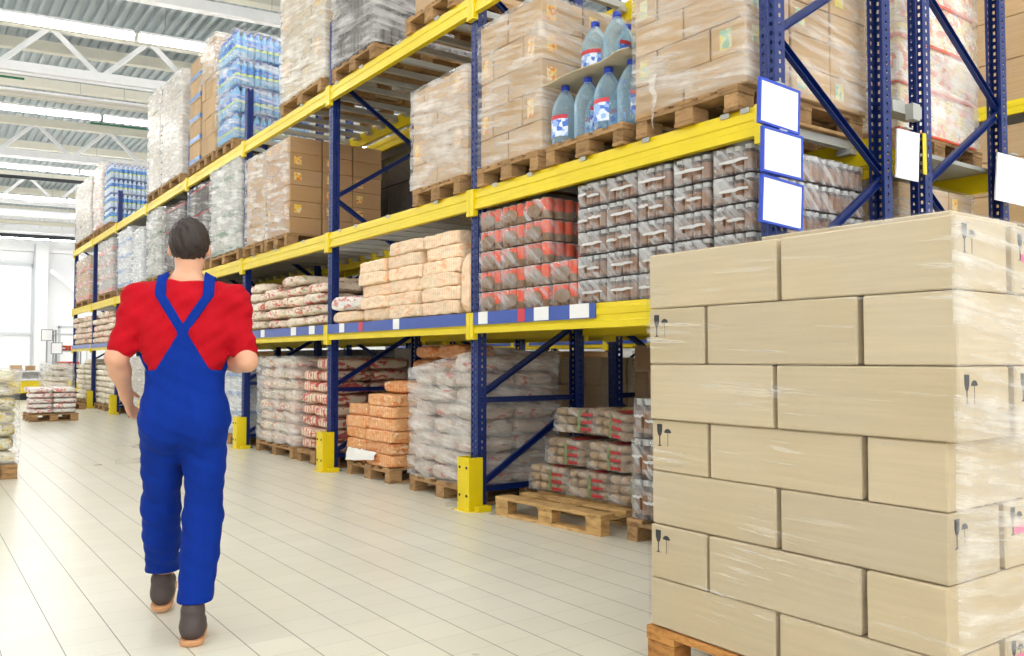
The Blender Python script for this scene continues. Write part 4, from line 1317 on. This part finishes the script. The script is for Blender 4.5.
for c, ya in enumerate((5.392, 5.093, 4.79, 4.475)):
    for r in range(5 if c < 3 else 2):
        for d in range(1 if (c < 2 or r < 2) else 2):
            pack_of('tin', 'shrink-wrapped pack of red and brown tins, %s row, %s from the post%s' % ('top' if r == 4 else ORD[r], NTH[c], ', inner file' if d else ''), 3.715 + d * .30 + random.uniform(0, .008), ya, S1 + r * .16, 3, 3, .0468, .1525, 'packs of red tins on the shelf')
for c, ya in enumerate((4.17, 3.88, 3.585, 3.28, 2.975)):
    for r in range(5):
        for d in range(5):
            if d and c < 4:
                continue
            pack_of('jar', 'clouded pack of brown jars, %s row, %s from the tins%s' % ('top' if r == 4 else ORD[r], NTH[c], ', %s file' % NTH[d] if d else ''), 3.715 + d * .217 + random.uniform(0, .004), ya, S1 + r * .1625, 3, 4, .0338, .155, 'packs of brown jars on the shelf', d == 0)
pallet('pallet under the tall jar packs beside the front stack', 3.93, 3.2, 0, 1.1, 1.0)
for r in range(3):
    for c in range(2):
        pack_of('jar', 'tall pack of brown jars on the floor pallet, %s row, %s column' % (ORD[r], 'far' if c else 'near'), 3.955 - (.0 if r < 2 else -.02), 3.54 + c * .33, F0 + .002 + r * .265, 3, 4, .0385, .257, 'tall jar packs on the floor pallet')

# ------------------------------------------------------------------ goods on the racks behind
two_tone_label('pack_print', S(240, 234, 224), S(238, 222, 176), S(232, 168, 150), 22)
pack_load('printed load on the second rack', (5.29, 6.30, 3.03, 3.88, P2, P2 + 1.26), 4, 5, 4, 'pack_print', 'can_red', 'thin', 'film_thick', 'printed_pack', 'white and red printed pack', pal=False)
pallet('pallet under the printed load on the second rack', 5.2, 3.03, LV[1] + .001, 1.2, .85)
carton_load('second rack middle shelf near end', (5.29, 6.25, 3.04, 3.8, S1), [.2] * 4, 'cardboard_tan', .5)
film_on('stretch film around the boxes on the second rack middle shelf', (5.285, 6.255, 3.035, 3.805, S1, S1 + .805), 'film_wrap')
carton_load('second rack floor behind the sacks', (5.31, 6.3, 6.02, 6.82, F0), [.268] * 4, 'cardboard_pale', 0, ends=True)
carton_load('second rack floor behind the jars', (5.31, 6.3, 4.87, 5.58, F0), [.235] * 5, 'cardboard_brown', 0, ends=True)
film_on('stretch film around the brown boxes on the floor behind the jars', (5.305, 6.31, 4.865, 5.585, F0 + .003, 1.325), 'film_clear')
pallet('pallet of the pale boxes on the second rack floor', 5.29, 6.02, 0, 1.2, .8, parts=False)
pallet('pallet of the brown boxes on the second rack floor', 5.29, 4.84, 0, 1.2, .8, parts=False)
for i, (y0_, y1_, zz, n, hh, mat_, nm) in enumerate(((3.05, 4.6, F0, 3, .3, 'cardboard_brown', 'near floor bay'), (7.0, 8.3, F0, 3, .38, 'cardboard_brown', 'second floor bay'), (8.75, 10.2, F0, 3, .4, 'crate_beige', 'third floor bay'), (10.3, 11.3, F0, 3, .36, 'crate_dark', 'third floor bay, far half'),
        (4.1, 5.6, S1, 2, .35, 'cardboard_brown', 'near middle bay'), (5.95, 7.1, S1, 2, .36, 'crate_dark', 'second middle bay'), (7.3, 8.4, S1, 2, .4, 'cardboard_brown', 'second middle bay, far half'), (8.8, 11.2, S1, 2, .37, 'crate_dark', 'third middle bay'), (11.7, 14.2, S1, 2, .37, 'cardboard_brown', 'fourth middle bay'),
        (5.95, 7.2, P2, 3, .4, 'crate_dark', 'second upper bay'), (7.4, 8.4, P2, 3, .36, 'cardboard_brown', 'second upper bay, far half'), (8.9, 11.2, P2, 3, .42, 'crate_dark', 'third upper bay'), (4.1, 5.6, P2, 3, .4, 'cardboard_tan', 'near upper bay'), (11.7, 14.2, P2, 3, .4, 'cardboard_brown', 'fourth upper bay'), (11.7, 14.2, F0, 3, .4, 'crate_dark', 'fourth floor bay'), (14.6, 17.0, F0, 3, .4, 'cardboard_brown', 'fifth floor bay'), (14.6, 17.0, S1, 2, .38, 'crate_dark', 'fifth middle bay'))):
    pack_load('second rack, ' + nm, (5.33, 6.3, y0_, y1_, zz, zz + n * hh), n, 2, 3, mat_, 'crate_gray', 'block', None, 'stored_carton', 'dim carton', 'box', pal=False)
    if zz != S1:
        pallet('pallet on the second rack, ' + nm, 5.3, y0_, zz - .146 + .001, 1.1, y1_ - y0_, parts=False)
for i, (y0_, y1_, zz, n, hh, mat_, nm) in enumerate(((4.2, 5.6, LV[2], 3, .5, 'cardboard_tan', 'top near bay'), (3.0, 4.1, LV[2], 3, .5, 'cardboard_brown', 'top near bay, inner'), (9.0, 11.3, S1, 2, .3, 'cardboard_brown', 'third middle bay'), (11.7, 14.2, S1, 2, .3, 'cardboard_tan', 'fourth middle bay'), (14.6, 17.1, S1, 2, .3, 'cardboard_brown', 'fifth middle bay'),
        (8.9, 11.2, F0, 2, .45, 'cardboard_brown', 'third floor bay'), (11.75, 14.2, F0, 2, .45, 'crate_dark', 'fourth floor bay'), (14.6, 17.1, F0, 2, .45, 'cardboard_brown', 'fifth floor bay'), (3.0, 5.5, P2, 3, .4, 'cardboard_tan', 'near upper bay'), (5.9, 8.3, P2, 3, .4, 'cardboard_brown', 'second upper bay'), (8.9, 11.2, P2, 3, .4, 'cardboard_tan', 'third upper bay'))):
    pack_load('distant rack, ' + nm, (10.34, 11.3, y0_, y1_, zz + .002, zz + n * hh), n, 1, 3, mat_, 'crate_gray', 'block', None, 'stored_carton', 'carton', 'box', pal=False)

# ------------------------------------------------------------------ far end of the hall
ct = thing('counter', 'long white counter with yellow front at the far end of the aisle', 'counter', (2.3, 28.6, 0))
MB().box(0, 3.2, .05, .7, .0, .2).build('plinth', 'black', ct)
MB().box(0, 3.2, 0, .7, .2, .56, 0, .01).build('front_panel', 'yellow', ct)
MB().box(0, 3.2, -.03, .75, .56, .62, 0, .01).build('rail', 'white_paint', ct)
MB().box(0, 3.2, .02, .04, .62, .82).build('glass_front', 'shrink_clear', ct)
MB().box(0, 3.2, .5, .7, .62, .8).build('tray_row', 'crate_gray', ct)
MB().box(0, 3.2, -.03, .75, .82, .86, 0, .01).build('counter_top', 'white_paint', ct)
carton('small cardboard box on the far counter, outer one', 2.5, 2.8, 28.75, 29.05, .862, 1.02, 'cardboard_tan')
carton('small cardboard box on the far counter, inner one', 2.9, 3.14, 28.75, 29.05, .862, 1.0, 'cardboard_brown')
bt = MB().box(3.32, 3.6, 28.8, 29.0, .862, .90, 0, .01).build('plastic_tray', 'crate_blue')
tag(bt, 'small blue tray on the far counter', 'tray')
for i, (z0_, col) in enumerate(((.0, 0),)):
    sh_ = thing('storage_shelf', 'small open shelf unit with red bins beyond the rack end', 'shelf', (3.75, 29.6, 0))
    for x in (0, .7):
        for y in (0, .5):
            MB().box(x, x + .04, y, y + .04, 0, 2.1).build('upright', 'gray_plastic', sh_)
    for zz in (.4, .92, 1.42, 1.95):
        MB().box(0, .74, 0, .54, zz, zz + .04).build('shelf_board', 'wall_gray', sh_)
for i, (x, zz, nm) in enumerate(((3.8, 1.46, 'upper outer'), (4.14, 1.46, 'upper inner'), (3.8, .96, 'lower outer'), (4.14, .96, 'lower inner'))):
    b = MB().box(x, x + .3, 29.62, 30.0, zz + .002, zz + .16, 0, .012).build('storage_bin', 'red_plastic')
    tag(b, 'red bin on the small shelf unit, ' + nm, 'bin', 'red bins')
    MB().box(x + .06, x + .24, 29.612, 29.6195, zz + .05, zz + .1).build('bin_label', 'label_white', b)
for i, (x, zz) in enumerate(((3.35, 1.75), (3.62, 1.35))):
    nb = thing('notice_board', 'small framed notice by the far shelf, %s one' % ('upper' if i == 0 else 'lower'), 'notice', (x, 29.45, 0))
    MB().box(.0, .32, 0, .02, zz, zz + .36).build('notice_frame', 'gray_plastic', nb)
    MB().box(.025, .295, -.004, -.0005, zz + .025, zz + .335).build('notice_sheet', 'sign_white', nb)
    MB().box(.14, .18, .0, .03, 0, zz).build('notice_post', 'gray_plastic', nb)

# ------------------------------------------------------------------ person (implicit surface, polygonised by surface nets)
class Field:
    def __init__(self, lo, hi, h):
        self.lo, self.h = np.array(lo, float), h
        self.n = np.ceil((np.array(hi, float) - self.lo) / h).astype(int) + 1
        self.d = np.full(self.n, 9.0, np.float32)
    def sub(self, lo, hi):
        a = np.clip(np.floor((np.array(lo) - self.lo) / self.h).astype(int), 0, self.n)
        b = np.clip(np.ceil((np.array(hi) - self.lo) / self.h).astype(int) + 1, 0, self.n)
        g = np.meshgrid(*[self.lo[i] + self.h * np.arange(a[i], b[i]) for i in range(3)], indexing='ij')
        return tuple(slice(a[i], b[i]) for i in range(3)), g
    def merge(self, sl, d, k):
        o = self.d[sl]
        if k <= 0:
            self.d[sl] = np.minimum(o, d)
        else:
            hh = np.clip(0.5 + 0.5 * (o - d) / k, 0, 1)
            self.d[sl] = o * (1 - hh) + d * hh - k * hh * (1 - hh)
    def cone(self, p, q, r0, r1, k=0.03, flat=None):
        p, q = np.array(p, float), np.array(q, float)
        m = max(r0, r1) + k + 4 * self.h
        sl, (X, Y, Z) = self.sub(np.minimum(p, q) - m, np.maximum(p, q) + m)
        ba = q - p
        L2 = float(ba @ ba) + 1e-9
        t = np.clip(((X - p[0]) * ba[0] + (Y - p[1]) * ba[1] + (Z - p[2]) * ba[2]) / L2, 0, 1)
        dx, dy, dz = X - p[0] - t * ba[0], Y - p[1] - t * ba[1], Z - p[2] - t * ba[2]
        if flat:
            dx, dy, dz = dx / flat[0], dy / flat[1], dz / flat[2]
        d = np.sqrt(dx * dx + dy * dy + dz * dz) - (r0 + (r1 - r0) * t)
        self.merge(sl, d.astype(np.float32), k)
    def ell(self, c, r, k=0.03):
        c, r = np.array(c, float), np.array(r, float)
        m = r + k + 4 * self.h
        sl, (X, Y, Z) = self.sub(c - m, c + m)
        q = np.sqrt(((X - c[0]) / r[0]) ** 2 + ((Y - c[1]) / r[1]) ** 2 + ((Z - c[2]) / r[2]) ** 2)
        self.merge(sl, ((q - 1) * float(r.min())).astype(np.float32), k)
    def grid(self):
        return np.meshgrid(*[self.lo[i] + self.h * np.arange(self.n[i]) for i in range(3)], indexing='ij')
    def nets(self):
        d, h = self.d, self.h
        s = d < 0
        nx, ny, nz = self.n
        cells = np.zeros((nx - 1, ny - 1, nz - 1), np.int8)
        for a in (0, 1):
            for b in (0, 1):
                for c in (0, 1):
                    cells += s[a:nx - 1 + a, b:ny - 1 + b, c:nz - 1 + c]
        act = (cells > 0) & (cells < 8)
        idx = -np.ones(act.shape, np.int64)
        I = np.argwhere(act)
        idx[act] = np.arange(len(I))
        acc, cnt = np.zeros((len(I), 3)), np.zeros(len(I))
        cr = [(a, b, c) for a in (0, 1) for b in (0, 1) for c in (0, 1)]
        for i, A in enumerate(cr):
            for B in cr[i + 1:]:
                if sum(abs(x - y) for x, y in zip(A, B)) != 1:
                    continue
                da = d[I[:, 0] + A[0], I[:, 1] + A[1], I[:, 2] + A[2]]
                db = d[I[:, 0] + B[0], I[:, 1] + B[1], I[:, 2] + B[2]]
                m = (da < 0) != (db < 0)
                t = np.where(m, da / np.where(m, da - db, 1), 0)[:, None]
                acc += np.where(m[:, None], np.array(A) + t * (np.array(B) - np.array(A)), 0)
                cnt += m
        V = (I + acc / cnt[:, None]) * h + self.lo
        F = []
        for ax in range(3):
            o1, o2 = [(1, 2), (2, 0), (0, 1)][ax]
            lo = [slice(None)] * 3
            hi = [slice(None)] * 3
            lo[ax], hi[ax] = slice(0, -1), slice(1, None)
            ch = s[tuple(lo)] != s[tuple(hi)]
            E = np.argwhere(ch)
            ok = (E[:, o1] > 0) & (E[:, o2] > 0) & (E[:, o1] < self.n[o1] - 1) & (E[:, o2] < self.n[o2] - 1)
            E = E[ok]
            ins = s[E[:, 0], E[:, 1], E[:, 2]]
            u, v = np.zeros(3, int), np.zeros(3, int)
            u[o1], v[o2] = 1, 1
            q = [idx[tuple((E - w).T)] for w in (u * 0, u, u + v, v)]
            Q = np.stack(q, 1)
            F.append(np.where(ins[:, None], Q, Q[:, ::-1]))
        return V, np.concatenate(F)
def field_mesh(fd, name, mat, smooth=3):
    V, F = fd.nets()
    for _ in range(smooth):
        acc, cnt = np.zeros_like(V), np.zeros(len(V))
        for i in range(4):
            a, b = F[:, i], F[:, (i + 1) % 4]
            np.add.at(acc, a, V[b]); np.add.at(cnt, a, 1)
            np.add.at(acc, b, V[a]); np.add.at(cnt, b, 1)
        V = 0.45 * V + 0.55 * acc / np.maximum(cnt, 1)[:, None]
    me = bpy.data.meshes.new(name)
    me.from_pydata(V.tolist(), [], F.tolist())
    me.materials.append(M[mat])
    me.polygons.foreach_set('use_smooth', [True] * len(me.polygons))
    me.update()
    return me

HIP = {-1: (-.084, 0, .92), 1: (.084, 0, .92)}
KNEE = {-1: (-.118, .20, .53), 1: (.080, .03, .51)}
ANK = {-1: (-.135, .43, .135), 1: (.055, -.09, .095)}
SHO = {-1: (-.188, .03, 1.450), 1: (.188, .03, 1.450)}
ELB = {-1: (-.282, .015, 1.205), 1: (.258, -.03, 1.19)}
WRI = {-1: (-.268, .165, 1.045), 1: (.14, .185, 1.175)}
def torso(f, g=0.0, k=.05):
    f.cone((-.048, .0, .97), (.048, .0, .97), .096 + g, .096 + g, k, (1.05, 1.05, 1.1))
    f.cone((0, .005, 1.05), (0, .01, 1.18), .122 + g, .130 + g, k, (1.06, .84, 1))
    f.cone((-.055, .02, 1.32), (.055, .02, 1.32), .135 + g, .135 + g, k, (1, .86, 1.1))
    f.cone((-.12, .02, 1.445), (.12, .02, 1.445), .070 + g, .070 + g, k)
    for s in (-1, 1):
        f.cone((s * .02, .03, 1.53), (s * .15, .03, 1.465), .048 + g, .050 + g, k)
    f.cone((0, .01, 1.44), (0, .02, 1.53), .085 + g, .06 + g * .3, k)
def arm(f, s, g=0.0, upto=1.0, k=.035):
    a, b = np.array(SHO[s]), np.array(ELB[s])
    f.cone(a, a + (b - a) * min(1, upto), .060 + g, (.060 + (.043 - .060) * min(1, upto)) + g, k)
    f.ell(a + np.array((s * .008, 0, -.005)), (.07 + g, .072 + g, .075 + g), k)
def leg(f, s, g=0.0, k=.035):
    h, kn, an = HIP[s], KNEE[s], ANK[s]
    f.cone(h, kn, .084 + g, .058 + g, k)
    mid = tuple(kn[i] + (an[i] - kn[i]) * .35 + (-.012 if i == 1 else 0) for i in range(3))
    f.cone(kn, mid, .060 + g, .056 + g, k)
    f.cone(mid, an, .056 + g, .040 + g, k)
def hand(f, s):
    w, e = np.array(WRI[s]), np.array(ELB[s])
    d = (w - e) / np.linalg.norm(w - e)
    inn = np.array((-s, 0, 0.0))
    inn = inn - d * (inn @ d)
    inn /= np.linalg.norm(inn)              # palm faces the thigh
    sp = np.cross(d, inn)
    sp /= np.linalg.norm(sp)                # across the knuckles
    if sp[1] < 0:
        sp = -sp
    pc = w + d * .052
    f.cone(w, w + d * .03, .027, .027, .02)
    for t in (-.026, -.009, .009, .026):
        f.cone(w + d * .022 + sp * t * .7, w + d * .088 + sp * t, .0135, .0125, .014)
    for t, L in ((-.029, .062), (-.010, .078), (.010, .084), (.029, .076)):
        p = w + d * .092 + sp * t
        d1 = d * .96 + inn * .28
        q = p + d1 / np.linalg.norm(d1) * L * .42
        d2 = d * .66 + inn * .75
        r = q + d2 / np.linalg.norm(d2) * L * .33
        d3 = d * .2 + inn * .98
        u = r + d3 / np.linalg.norm(d3) * L * .27
        f.cone(p, q, .0105, .0095, .004); f.cone(q, r, .0095, .0085, .003); f.cone(r, u, .0085, .0072, .003)
    b = w + d * .032 + sp * .026
    m = b + (sp * .75 + d * .6 + inn * .35) * .042
    f.cone(b, m, .0135, .011, .010)
    f.cone(m, m + (d * .85 + inn * .45 + sp * .1) * .034, .0108, .0085, .003)
HC = np.array((0.0, .095, 1.695))
def build_person():
    H_ = .0062
    f = Field((-.45, -.30, -.01), (.45, .64, 1.88), H_)
    torso(f)
    for s in (-1, 1):
        arm(f, s)
        e, w = np.array(ELB[s]), np.array(WRI[s])
        f.cone(e, e + (w - e) * .35, .043, .042, .03)
        f.cone(e + (w - e) * .35, w, .042, .027, .03)
        leg(f, s)
        an = np.array(ANK[s])
        toe = np.array((0, .13, -.03 if s > 0 else .035))
        f.cone(an + (0, -.02, -.04), an + toe + (0, 0, -.025), .036, .028, .03)
    f.cone((0, .03, 1.50), (0, .08, 1.63), .060, .056, .03)
    f.ell(HC + (0, -.005, .03), (.076, .096, .098), .02)
    f.ell(HC + (0, .025, -.045), (.060, .072, .075), .03)
    f.cone(HC + (0, .085, -.088), HC + (0, .08, -.092), .026, .024, .03)     # chin
    f.cone(HC + (0, .095, .012), HC + (0, .112, -.025), .008, .013, .012)    # nose
    f.cone(HC + (-.035, .082, .03), HC + (.035, .082, .03), .012, .012, .015)  # brow
    f.cone(HC + (-.018, .092, -.055), HC + (.018, .092, -.055), .008, .008, .008)  # lips
    f.cone(HC + (-.016, .090, -.067), HC + (.016, .090, -.067), .008, .008, .006)
    for s in (-1, 1):
        f.ell(HC + (s * .080, .0, -.005), (.012, .022, .033), .006)          # ears
        hand(f, s)
    me = field_mesh(f, 'person', 'skin', 2)
    o = inst(me, 'person', None, (1.0, 3.87, 0), (0, 0, rad(-21)))
    tag(o, 'person in red shirt and blue bib overalls walking away along the aisle', 'person')
    for s in (-1, 1):
        MB().lathe([(.0, -.0125), (.009, -.009), (.0125, 0), (.009, .009), (0, .0125)], n=12).build('eye', 'eye', o, tuple(HC + (s * .031, .0815, .012)))
    # hair
    f = Field((-.13, -.06, 1.55), (.13, .26, 1.86), .006)
    f.ell(HC + (0, -.012, .034), (.086, .106, .108), .02)
    X, Y, Z = f.grid()
    X0, Y0_, Z0 = X - HC[0], Y - HC[1], Z - HC[2]
    line = np.maximum(np.maximum(Y0_ - .075 - .0 * Z0, -.105 - Z0), np.minimum(np.maximum(.045 - Z0, -1), .0) * 0 + (.03 + (Y0_ + .02) * .9 - Z0) * .7)
    line = np.maximum(Y0_ * .75 - Z0 * .55 - .035, (-.085 - Z0))
    f.d = np.maximum(f.d, line.astype(np.float32) * .8)
    f.d += (.004 * np.sin(X * 160 + Z * 60) * np.sin(Y * 140)).astype(np.float32)
    inst(field_mesh(f, 'hair', 'hair', 1), 'hair', o)
    # shirt: torso and half sleeves, open at neck and cuffs
    f = Field((-.45, -.25, .90), (.45, .25, 1.62), .0066)
    torso(f, .014, .05)
    X, Y, Z = f.grid()
    f.d = np.maximum(f.d, (Z - 1.545 + .0 * X).astype(np.float32))
    for s in (-1, 1):
        arm(f, s, .011, .80, .03)
    wr = .006 * np.sin(Z * 46 + X * 22 + np.sin(Y * 20)) * np.cos(X * 14) + .003 * np.sin(Z * 90 - X * 60)
    f.d += wr.astype(np.float32)
    f.d = np.maximum(f.d, (.98 - Z).astype(np.float32))
    inst(field_mesh(f, 'shirt', 'shirt', 2), 'shirt', o)
    # overalls: trousers, raised back and bib
    f = Field((-.36, -.32, .03), (.36, .62, 1.40), .0066)
    f.cone((-.05, -.01, .96), (.05, -.01, .96), .108, .108, .03, (1.05, 1.05, 1.1))
    torso(f, .029, .045)
    for s in (-1, 1):
        leg(f, s, .018, .03)
        kn, an = np.array(KNEE[s]), np.array(ANK[s])
        f.cone(kn, an + (0, -.012, -.02), .074, .066, .03)
        f.ell(np.array(HIP[s]) + (-s * .01, -.06, -.01), (.085, .085, .10), .05)
    X, Y, Z = f.grid()
    fold = np.sin((Z - np.abs(Y) * .5) * 30 + X * 24 + 3 * np.sin(Y * 7 + X * 5 + Z * 4)) * np.clip(.4 + np.sin(X * 9 - Z * 7 + Y * 11), 0, 1)
    wr = .004 * fold + .0 * np.sin(Z * 44 + X * 30 + np.sin(Y * 18) * 2) * np.sin(X * 17 + Y * 13 + Z * 9) + .002 * np.sin(Z * 85 + X * 40 - Y * 30)
    f.d += wr.astype(np.float32)
    hem = np.where(X < -.02, .20, .165) + .0 * Z
    f.d = np.maximum(f.d, (hem - Z).astype(np.float32))
    bib = np.maximum(1.165 - .1 * np.abs(X), 1.34 - np.abs(X) * np.where(Y > .02, .6, 1.7))
    f.d = np.maximum(f.d, (Z - bib).astype(np.float32) * .7)
    inst(field_mesh(f, 'overalls', 'overall', 2), 'overalls', o)
    # straps running from the back panel over the shoulders to the bib
    for s in (-1, 1):
        f = Field((-.24, -.2, 1.1), (.24, .22, 1.62), .0062)
        torso(f, .025, .05)
        X, Y, Z = f.grid()
        c = np.where(Y < .02, s * (.0 + np.clip((Z - 1.315) / .16, 0, 1) * .098), s * (.085 + np.clip((Z - 1.2) / .25, 0, 1) * .013))
        band = np.maximum(np.abs(X - c) - .023, 1.27 - Z)
        inner = Field((-.24, -.2, 1.1), (.24, .22, 1.62), .0062)
        torso(inner, .001, .05)
        f.d = np.maximum(np.maximum(f.d, band.astype(np.float32)), -inner.d)
        inst(field_mesh(f, 'strap', 'overall', 1), 'strap', o)
    # shoes
    for s in (-1, 1):
        an = np.array(ANK[s])
        pitch = 0.0 if s > 0 else rad(15)
        base = np.array((an[0], an[1], an[2] - .095)) if s > 0 else np.array((an[0], an[1], an[2] - .105))
        def T(y, z, x=0):
            return base + np.array((x, y * math.cos(pitch) - z * math.sin(pitch), y * math.sin(pitch) + z * math.cos(pitch)))
        f = Field(base - (.12, .2, .04), base + (.12, .28, .22), .005)
        f.cone(T(-.03, .062), T(.02, .066), .048, .046, .03)
        f.cone(T(.02, .055), T(.15, .045), .046, .042, .03)
        f.cone(T(-.01, .08), T(-.012, .135), .047, .050, .03)
        X, Y, Z = f.grid()
        zl = -(Y - base[1]) * math.sin(pitch) + (Z - base[2]) * math.cos(pitch)
        f.d = np.maximum(f.d, (.022 - zl).astype(np.float32))
        sh = inst(field_mesh(f, 'shoe', 'shoe', 1), 'shoe', o)
        f = Field(base - (.12, .2, .04), base + (.12, .28, .1), .005)
        f.cone(T(-.035, .02), T(.15, .02), .05, .046, .02)
        X, Y, Z = f.grid()
        zl = -(Y - base[1]) * math.sin(pitch) + (Z - base[2]) * math.cos(pitch)
        f.d = np.maximum(f.d, (np.abs(zl - .014) - .0125).astype(np.float32))
        inst(field_mesh(f, 'shoe_sole', 'shoe_sole', 0), 'sole', sh)
    return o
build_person()

# ------------------------------------------------------------------ camera, light, world (must stay at the end)
cam = bpy.data.cameras.new('camera')
cam.sensor_width = 36.0
cam.lens = 850.0 / 1024.0 * 36.0
cam.clip_end = 200
co = bpy.data.objects.new('camera', cam)
COL.objects.link(co)
th, pt = math.atan(606 / 850), math.atan(31 / 850)
co.location = (0, 0, 1.2)
co.rotation_euler = (PI / 2 + pt, 0, -th)
SC.camera = co
wd = bpy.data.worlds.new('hall_daylight')
SC.world = wd
wd.use_nodes = True
nt = wd.node_tree
bg = nt.nodes['Background']
bg.inputs['Color'].default_value = (0.97, 0.985, 1.0, 1)
tc = nt.nodes.new('ShaderNodeTexCoord')
sx = nt.nodes.new('ShaderNodeSeparateXYZ')
nt.links.new(tc.outputs['Generated'], sx.inputs[0])
mr = nt.nodes.new('ShaderNodeMapRange')            # brighter daylight from the unwalled side behind the camera
mr.interpolation_type = 'SMOOTHSTEP'
nt.links.new(sx.outputs[1], mr.inputs['Value'])
for k_, v_ in (('From Min', -0.15), ('From Max', -0.95), ('To Min', 0.62), ('To Max', 2.5)):
    mr.inputs[k_].default_value = v_
nt.links.new(mr.outputs[0], bg.inputs['Strength'])
SC.view_settings.view_transform = 'Standard'
SC.view_settings.look = 'None'
SC.view_settings.gamma = 1.0
SC.view_settings.use_curve_mapping = False
SC.view_settings.exposure = -0.15
SC.cycles.use_denoising = True
SC.cycles.max_bounces = 8
SC.cycles.transparent_max_bounces = 24
SC.cycles.caustics_reflective = False
SC.cycles.caustics_refractive = False
SC.cycles.sample_clamp_indirect = 6.0
